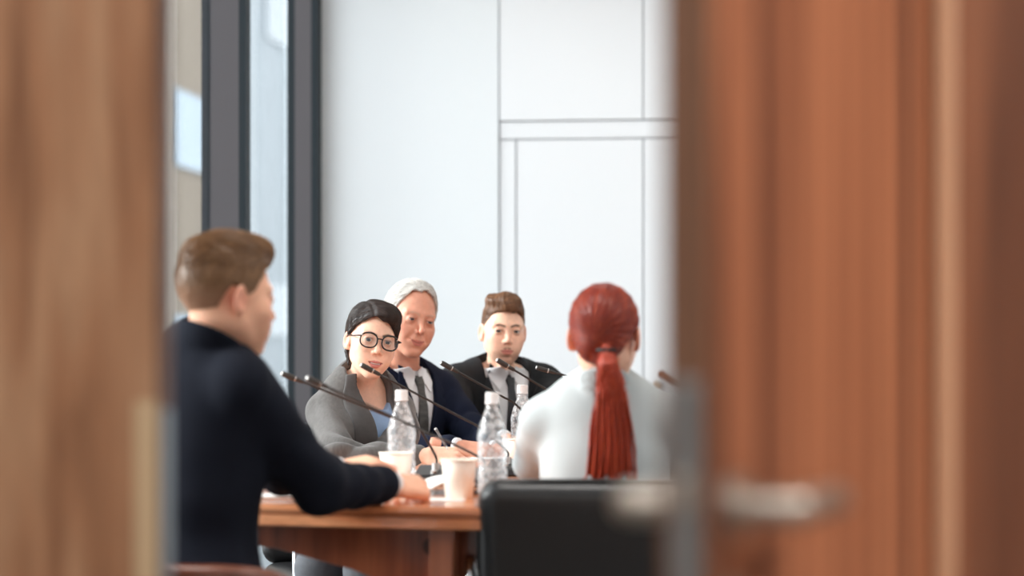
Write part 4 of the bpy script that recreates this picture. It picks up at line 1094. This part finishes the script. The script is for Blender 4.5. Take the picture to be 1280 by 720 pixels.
# woman in glasses
wo = dict(Kp=[(400, 712, 6.62), (462, 712, 6.45)], psi=36, N=(451, 481, 6.98), half=.128, sdrop=.082, pel=(.0, .04), build=.80, bust=True, verbose=1,
    ER=(424, 574, 6.66), WR=(532, 570, 6.62), EL=(494, 566, 6.86), WL=(520, 574, 6.66),
    head=dict(at=(465, 426, 6.90), psi=17, pitch=2, roll=9, sc=.90, skin=(238, 190, 164), neck=.045, w=.95, jaw=.78, adam=0, nose=.99, smile=.0025, open=.0035, lip=1.25, eye=1.15,
              lips=(196, 104, 98), brow=(48, 34, 30), iris=(60, 66, 74), arch=.001, blush=(226, 150, 126), lash=.9, gaze=(-.15, .02), browt=1.35),
    hair=dict(fn=hair_pixie, mat=m_hdark, col=(46, 33, 28), col2=(80, 58, 48), strands=[(5200, 10, .0058, .0013, .00050, fl_pixie, None), (240, 8, .0050, .0050, .00040, fl_pixie, None)]),
    cloth=dict(kind='blazer', mat=m_grey, lapmat=m_greyd, shirt=m_blue, trousers=m_trg, vdepth=.36, vw=.062, colh=.034, fold=.0085, sl=(.048, .043, .034),
               lapel=[(.050, .035), (.078, .030), (.100, -.02), (.112, -.07), (.108, -.16), (.07, -.28), (.006, -.37), (-.004, -.35), (.060, .0)]),
    hands=[dict(k=0, dirw=(.97, -.05, -.06), upw=(.0, -.75, .65), curl=[(35, 50, 30), (42, 58, 30), (50, 60, 30), (55, 60, 30)], thumb=[(.85, .4, -.5), (.9, .0, -.5), (.95, -.1, -.3)], scale=.90),
           dict(k=1, dirw=(.6, -.5, -.25), upw=(-.1, -.1, 1), scale=.88)])
wr, wJ, wL, wR, whair = person('person', 'woman with short dark hair and black round glasses in a grey blazer', wo)

# white-haired man
ol = dict(psi=42, N=(502, 469, 7.95), half=.180, sdrop=.062, pel=(.0, .05), build=1.03, pad=.006, verbose=1,
    ER=(492, 562, 7.62), WR=(571, 560, 7.48), EL=(600, 552, 7.86), WL=(622, 562, 7.60),
    head=dict(at=(513.5, 398.5, 7.83), psi=25, pitch=6, roll=10, sc=1.01, skin=(218, 154, 128), neck=.052, w=.965, jaw=.94, nose=1.06, smile=.0065, old=1, adam=0, eye=.66, lip=.75, chin=.0,
              lips=(186, 104, 94), brow=(190, 160, 140), browa=.6, iris=(50, 56, 64), blush=(208, 118, 98), lash=.4, eyeshade=.5),
    hair=dict(fn=hair_white, mat=m_hwhite, col=(228, 224, 218), col2=(160, 154, 148), strands=[(5200, 8, .0040, .0045, .00055, fl_short, None)]),
    cloth=dict(kind='suit', mat=m_navy2, shirt=m_shirt, tie=m_tie2, trousers=m_trd, fold=.0070, vw=.07),
    hands=[dict(k=0, dirw=(.93, -.1, -.12), upw=(0, -.55, .8), curl=[(40, 50, 30)]*4),
           dict(k=1, dirw=(.2, -.9, -.1), upw=(0, 0, 1), curl=[(20, 30, 20)]*4)])
person('person', 'elderly white-haired man in a dark blue suit, behind the woman in glasses', ol)

# young man facing the camera
yo = dict(psi=26, N=(624, 468, 8.32), half=.180, sdrop=.036, pel=(.0, .05), build=.98, pad=.006, verbose=1,
    ER=(577, 548, 8.02), WR=(630, 550, 7.76), EL=(700, 548, 8.05), WL=(668, 553, 7.75),
    head=dict(at=(629.5, 413.5, 8.20), psi=10, pitch=3, roll=2, sc=.96, skin=(240, 192, 166), neck=.048, w=.955, jaw=.90, nose=1.0, smile=.002, stubble=.55, stubcol=(118, 78, 58),
              brow=(72, 48, 34), iris=(46, 50, 54), lips=(200, 116, 106), blush=(226, 150, 126), gaze=(-.2, 0), browt=1.35, eye=.9),
    hair=dict(fn=lambda h: hair_swept(dict(h, top=.020, side=.0025, quiff=.018, qw=.043, dir=1)), mat=m_hlight, fade=(-.05, .03), col=(124, 86, 60), col2=(172, 128, 92), strands=[(2800, 9, .0060, .0018, .00055, fl_across, hi), (2400, 5, .0030, .0007, .00035, fl_across, lo_)]),
    cloth=dict(kind='suit', mat=m_black, shirt=m_shirt, tie=m_tie, trousers=m_trd, fold=.0085, vw=.085, vdepth=.36),
    hands=[dict(k=0, dirw=(.8, -.5, -.12), upw=(0, -.2, 1), curl=[(25, 35, 20)]*4),
           dict(k=1, dirw=(-.7, -.6, -.1), upw=(0, -.1, 1), curl=[(25, 35, 20)]*4)])
person('person', 'young man with light brown hair and moustache in a black suit, facing the camera', yo)

# red-haired woman from behind
re_ = dict(psi=176, N=(755, 493, 5.40), half=.142, sdrop=.062, pel=(.0, .03), build=.86, bust=True, verbose=1,
    ER=(845, 575, 5.55), WR=(800, 590, 5.78), EL=(668, 575, 5.55), WL=(705, 590, 5.78),
    K=[np.array((-.11, -.42, .50)), np.array((.11, -.42, .50))],
    head=dict(at=(757, 419, 5.33), psi=165, pitch=2, roll=0, sc=.905, skin=(238, 186, 160), neck=.046, w=.97, jaw=.88, adam=0, earx=.004, lips=(196, 104, 98), brow=(110, 60, 40)),
    hair=dict(fn=hair_sleek, mat=m_hred, col=(136, 42, 26), col2=(206, 92, 48), strands=[(5200, 10, .0070, .0009, .00050, fl_nape, None)]),
    cloth=dict(kind='blouse', mat=m_blouse, trousers=m_trd),
    hands=[dict(k=0, dirw=(-.4, .8, -.1), upw=(0, 0, 1), scale=.88), dict(k=1, dirw=(.4, .8, -.1), upw=(0, 0, 1), scale=.88)])
rr_, rJ, rL, rR, rhair = person('person', 'woman seen from behind with long red hair in a ponytail and a pale blouse', re_)
# ponytail: flattened, widening, with drawn-out locks
N_ = rJ['N']
def world_to(root_, w):
    b = np.array(root_.location); a = root_.rotation_euler[2]; c, s = math.cos(a), math.sin(a)
    return (np.array(w)-b)@np.array(((c, -s, 0), (s, c, 0), (0, 0, 1)))
tail = [world_to(rr_, P(*t)) for t in ((757, 432, 5.235), (760, 455, 5.20), (764, 490, 5.205), (764, 540, 5.215), (764, 600, 5.225))]
wd_ = [.012, .020, .031, .044, .054]
def pony(p):
    z = p[:, 2]; zs = [t[2] for t in tail][::-1]
    cx = np.interp(z, zs, [t[0] for t in tail][::-1]); cy = np.interp(z, zs, [t[1] for t in tail][::-1]); w_ = np.interp(z, zs, wd_[::-1])
    x = (p[:, 0]-cx); y = p[:, 1]-cy; dp = .018+.1*w_
    a = x/w_; d = (np.sqrt(a*a+(y/dp)**2)-1)*np.minimum(w_, dp)
    d = d+.0016*np.sin(a*21+2.5*np.sin(z*16))+.0013*np.sin(a*47+3*np.sin(z*23+1))
    d = smax(d, z-(tail[0][2]+.008), .012); d = smax(d, tail[-1][2]-z+.012*np.sin(a*9), .006)
    return d.astype(F)
v_, f_ = nets(pony, (tail[0][0]-.09, tail[1][1]-.06, tail[-1][2]-.03), (tail[0][0]+.09, tail[1][1]+.09, tail[0][2]+.03), .0026)
def fl_tail(p):
    return np.stack([(p[:, 0]-tail[1][0])*3, 0*p[:, 0], -1+0*p[:, 0]], 1).astype(F)
sv_, sf_, ss_ = strands(pony, fl_tail, v_, 3600, 10, .010, .0014, .0006, 5)
cr_ = np.array(lin((176, 62, 36)))
pt = mk('ponytail', [(v_, f_), (sv_, sf_)], m_hred, rhair, [np.tile(cr_*.75, (len(v_), 1)), np.where((np.abs(np.sin(ss_*50)) < .25)[:, None], np.array(lin((200, 84, 44)))*ss_[:, None], cr_*ss_[:, None])])
bm = bmesh.new(); tc_ = tail[0]*.75+tail[1]*.25
tube(bm, [Vector((tc_[0]+.0185*math.cos(a), tc_[1]+.019*math.sin(a), tc_[2]+.0)) for a in np.linspace(0, 2*PI, 25)], .0045, 8, cap=False)
bobj('hair_tie', bm, mat('black_elastic', (18, 16, 16), rough=.7), rhair, smooth=True)

# glasses
m_rim = mat('black_acetate', (14, 13, 14), rough=.18, spec=.6)
m_lens = clear('spectacle_lens', tint=(.97, .98, .98), edge=.7, rough=.02)
def T(p): return wL(np.array([p], float))[0]
def rim_pt(sx, a, r=1.0):
    x = math.cos(a); z = math.sin(a); n_ = 2.35; rr = (abs(x)**n_+abs(z)**n_)**(-1/n_)
    X_ = .0345*sx+x*rr*.0268*r; return (X_, -.1025+max(0, abs(X_)-.02)**2*5.5, -.001+z*rr*.0232*r+.001)
gl = None
for sx in (-1, 1):
    bm = bmesh.new(); pts = [Vector(T(rim_pt(sx, a))) for a in np.linspace(0, 2*PI, 49)]
    tube(bm, pts, .0023, 8, cap=False)
    if gl is None: gl = bobj('glasses', bm, m_rim, wr, smooth=True)
    else: bobj('rim', bm, m_rim, gl, smooth=True)
    bm = bmesh.new(); vs = [bm.verts.new(T(rim_pt(sx, a, .97))) for a in np.linspace(0, 2*PI, 49)[:-1]]; bm.faces.new(vs)
    ret = bmesh.ops.extrude_face_region(bm, geom=bm.faces[:]); off = Vector(T((0, .0015, 0)))-Vector(T((0, 0, 0)))
    for g_ in ret['geom']:
        if isinstance(g_, bmesh.types.BMVert): g_.co += off
    bobj('lens', bm, m_lens, gl)
    bm = bmesh.new(); tube(bm, [Vector(T(p)) for p in ((sx*.0600, -.0945, .011), (sx*.066, -.092, .010), (sx*.0735, -.083, .0085), (sx*.0770, -.05, .006), (sx*.0785, -.01, .008), (sx*.0785, .012, .004), (sx*.0775, .03, -.016))], .0024, 8, flat=.9)
    tp_ = bobj('temple', bm, m_rim, gl, smooth=True)
    bm = bmesh.new(); tube(bm, [Vector(T((sx*.0560, -.0985, .0125))), Vector(T((sx*.0600, -.0970, .0125)))], .0017, 8); bobj('hinge_pin', bm, m_silver, tp_, smooth=True)
bm = bmesh.new(); tube(bm, [Vector(T(p)) for p in ((-.0085, -.1025, .006), (-.004, -.1040, .0085), (.004, -.1040, .0085), (.0085, -.1025, .006))], .0020, 8); bobj('bridge', bm, m_rim, gl, smooth=True)

# chairs of the far side and the wooden chair in front
def behind(J_root, d=.0):
    return J_root.location, J_root.rotation_euler[2]
rts = [o for o in C.objects if o.name.startswith('person') and o.parent is None]
def under_chair(root_, label, dy=.0):
    a = root_.rotation_euler[2]; l = root_.location
    return visitor_chair('visitor_chair', l.x-math.sin(a)*dy, l.y+math.cos(a)*dy, math.radians(20)+YAW, label)
ch = under_chair(wr, 'black chair with chrome frame under the woman in glasses')
for o_, lb in ((rts[2], 'black chair with chrome frame under the white-haired man'), (rts[3], 'black chair with chrome frame under the young man in black')):
    a = o_.rotation_euler[2]; n_ = ch.copy(); C.objects.link(n_); n_.location = o_.location; n_.rotation_euler = (0, 0, a); n_['label'] = lb
    for c_ in list(ch.children):
        k_ = c_.copy(); C.objects.link(k_); k_.parent = n_
m_cw = wood('chair_cherry', (70, 34, 20), (104, 52, 32), (124, 68, 44), scale=(3, 3, 3), rough=.3, coat=.3)
o_ = rts[0]; r = empty('wooden_armchair', tuple(o_.location), o_.rotation_euler[2]); tag(r, 'reddish wooden armchair under the man in the navy suit', 'chair')
pillow('seat', .50, .48, .07, m_leather, r, Matrix.Translation((0, -.02, .435)), corner=.06)
bm = bmesh.new(); tube(bm, catmull([(-.235, -.12, .60), (-.265, -.06, .635), (-.275, .04, .655), (-.25, .16, .662), (-.16, .27, .67), (0, .31, .68), (.16, .27, .67), (.25, .16, .662), (.275, .04, .655), (.265, -.06, .635), (.235, -.12, .60)], 8), .024, 14, flat=.8); bobj('arm_rail', bm, m_cw, r, smooth=True)
for (x, y, t_) in ((-.238, -.12, .60), (.238, -.12, .60), (-.20, .22, .65), (.20, .22, .65)):
    bm = bmesh.new(); tube(bm, [(x, y, 0), (x, y, t_)], .018, 12); bobj('leg', bm, m_cw, r, smooth=True)
for x in (-.1, 0, .1):
    bm = bmesh.new(); tube(bm, [(x, .24, .42), (x, .295-.6*abs(x)*abs(x), .69)], .010, 10); bobj('spindle', bm, m_cw, r, smooth=True)
bm = bmesh.new(); box(bm, -.22, .22, -.24, .24, .375, .405); bobj('seat_frame', bm, m_cw, r, bevel=.005)

# ================================================================== CAMERA, LIGHT
cam = bpy.data.cameras.new('camera'); co = bpy.data.objects.new('camera', cam); C.objects.link(co)
co.location = (0, 0, CAMZ); co.rotation_euler = (PI/2, 0, YAW)
cam.sensor_width = 36; cam.lens = FPX/1280*36; cam.shift_y = (HOR-360)/1280
cam.clip_start = .05; cam.clip_end = 300
cam.dof.use_dof = True; cam.dof.focus_distance = 6.95; cam.dof.aperture_fstop = 2.0
bpy.context.scene.camera = co
w = bpy.data.worlds.new('sky'); bpy.context.scene.world = w; w.use_nodes = True
bg = w.node_tree.nodes['Background']; bg.inputs[0].default_value = (.955, .975, 1.0, 1); bg.inputs[1].default_value = 3.8
for (y0, y1) in ((YE, 6.26), (6.34, YB-.1)):        # portals only guide the daylight through the window wall
    l = bpy.data.lights.new('window_portal', 'AREA'); l.shape = 'RECTANGLE'; l.size = ZC-.2; l.size_y = y1-y0; l.cycles.is_portal = True
    o = bpy.data.objects.new('window_portal', l); o.location = (XW-.06, (y0+y1)/2, ZC/2); o.rotation_euler = (0, -PI/2, 0); C.objects.link(o); o['kind'] = 'helper'
sl_ = bpy.data.lights.new('sun', 'SUN'); sl_.energy = 6.0; sl_.angle = math.radians(24); sl_.color = (1, .97, .93)
so_ = bpy.data.objects.new('sun', sl_); C.objects.link(so_); so_.rotation_euler = Vector((.93, .08, -.36)).to_track_quat('-Z', 'Y').to_euler(); so_['kind'] = 'helper'
sc_ = bpy.context.scene
sc_.view_settings.view_transform = 'Standard'; sc_.view_settings.look = 'None'; sc_.view_settings.gamma = 1; sc_.view_settings.use_curve_mapping = False
sc_.view_settings.exposure = 0.0
sc_.cycles.max_bounces = 10; sc_.cycles.diffuse_bounces = 5; sc_.cycles.transparent_max_bounces = 24; sc_.cycles.glossy_bounces = 4
sc_.cycles.use_denoising = True; sc_.cycles.sample_clamp_indirect = 8
sc_.cycles.caustics_reflective = False; sc_.cycles.caustics_refractive = False
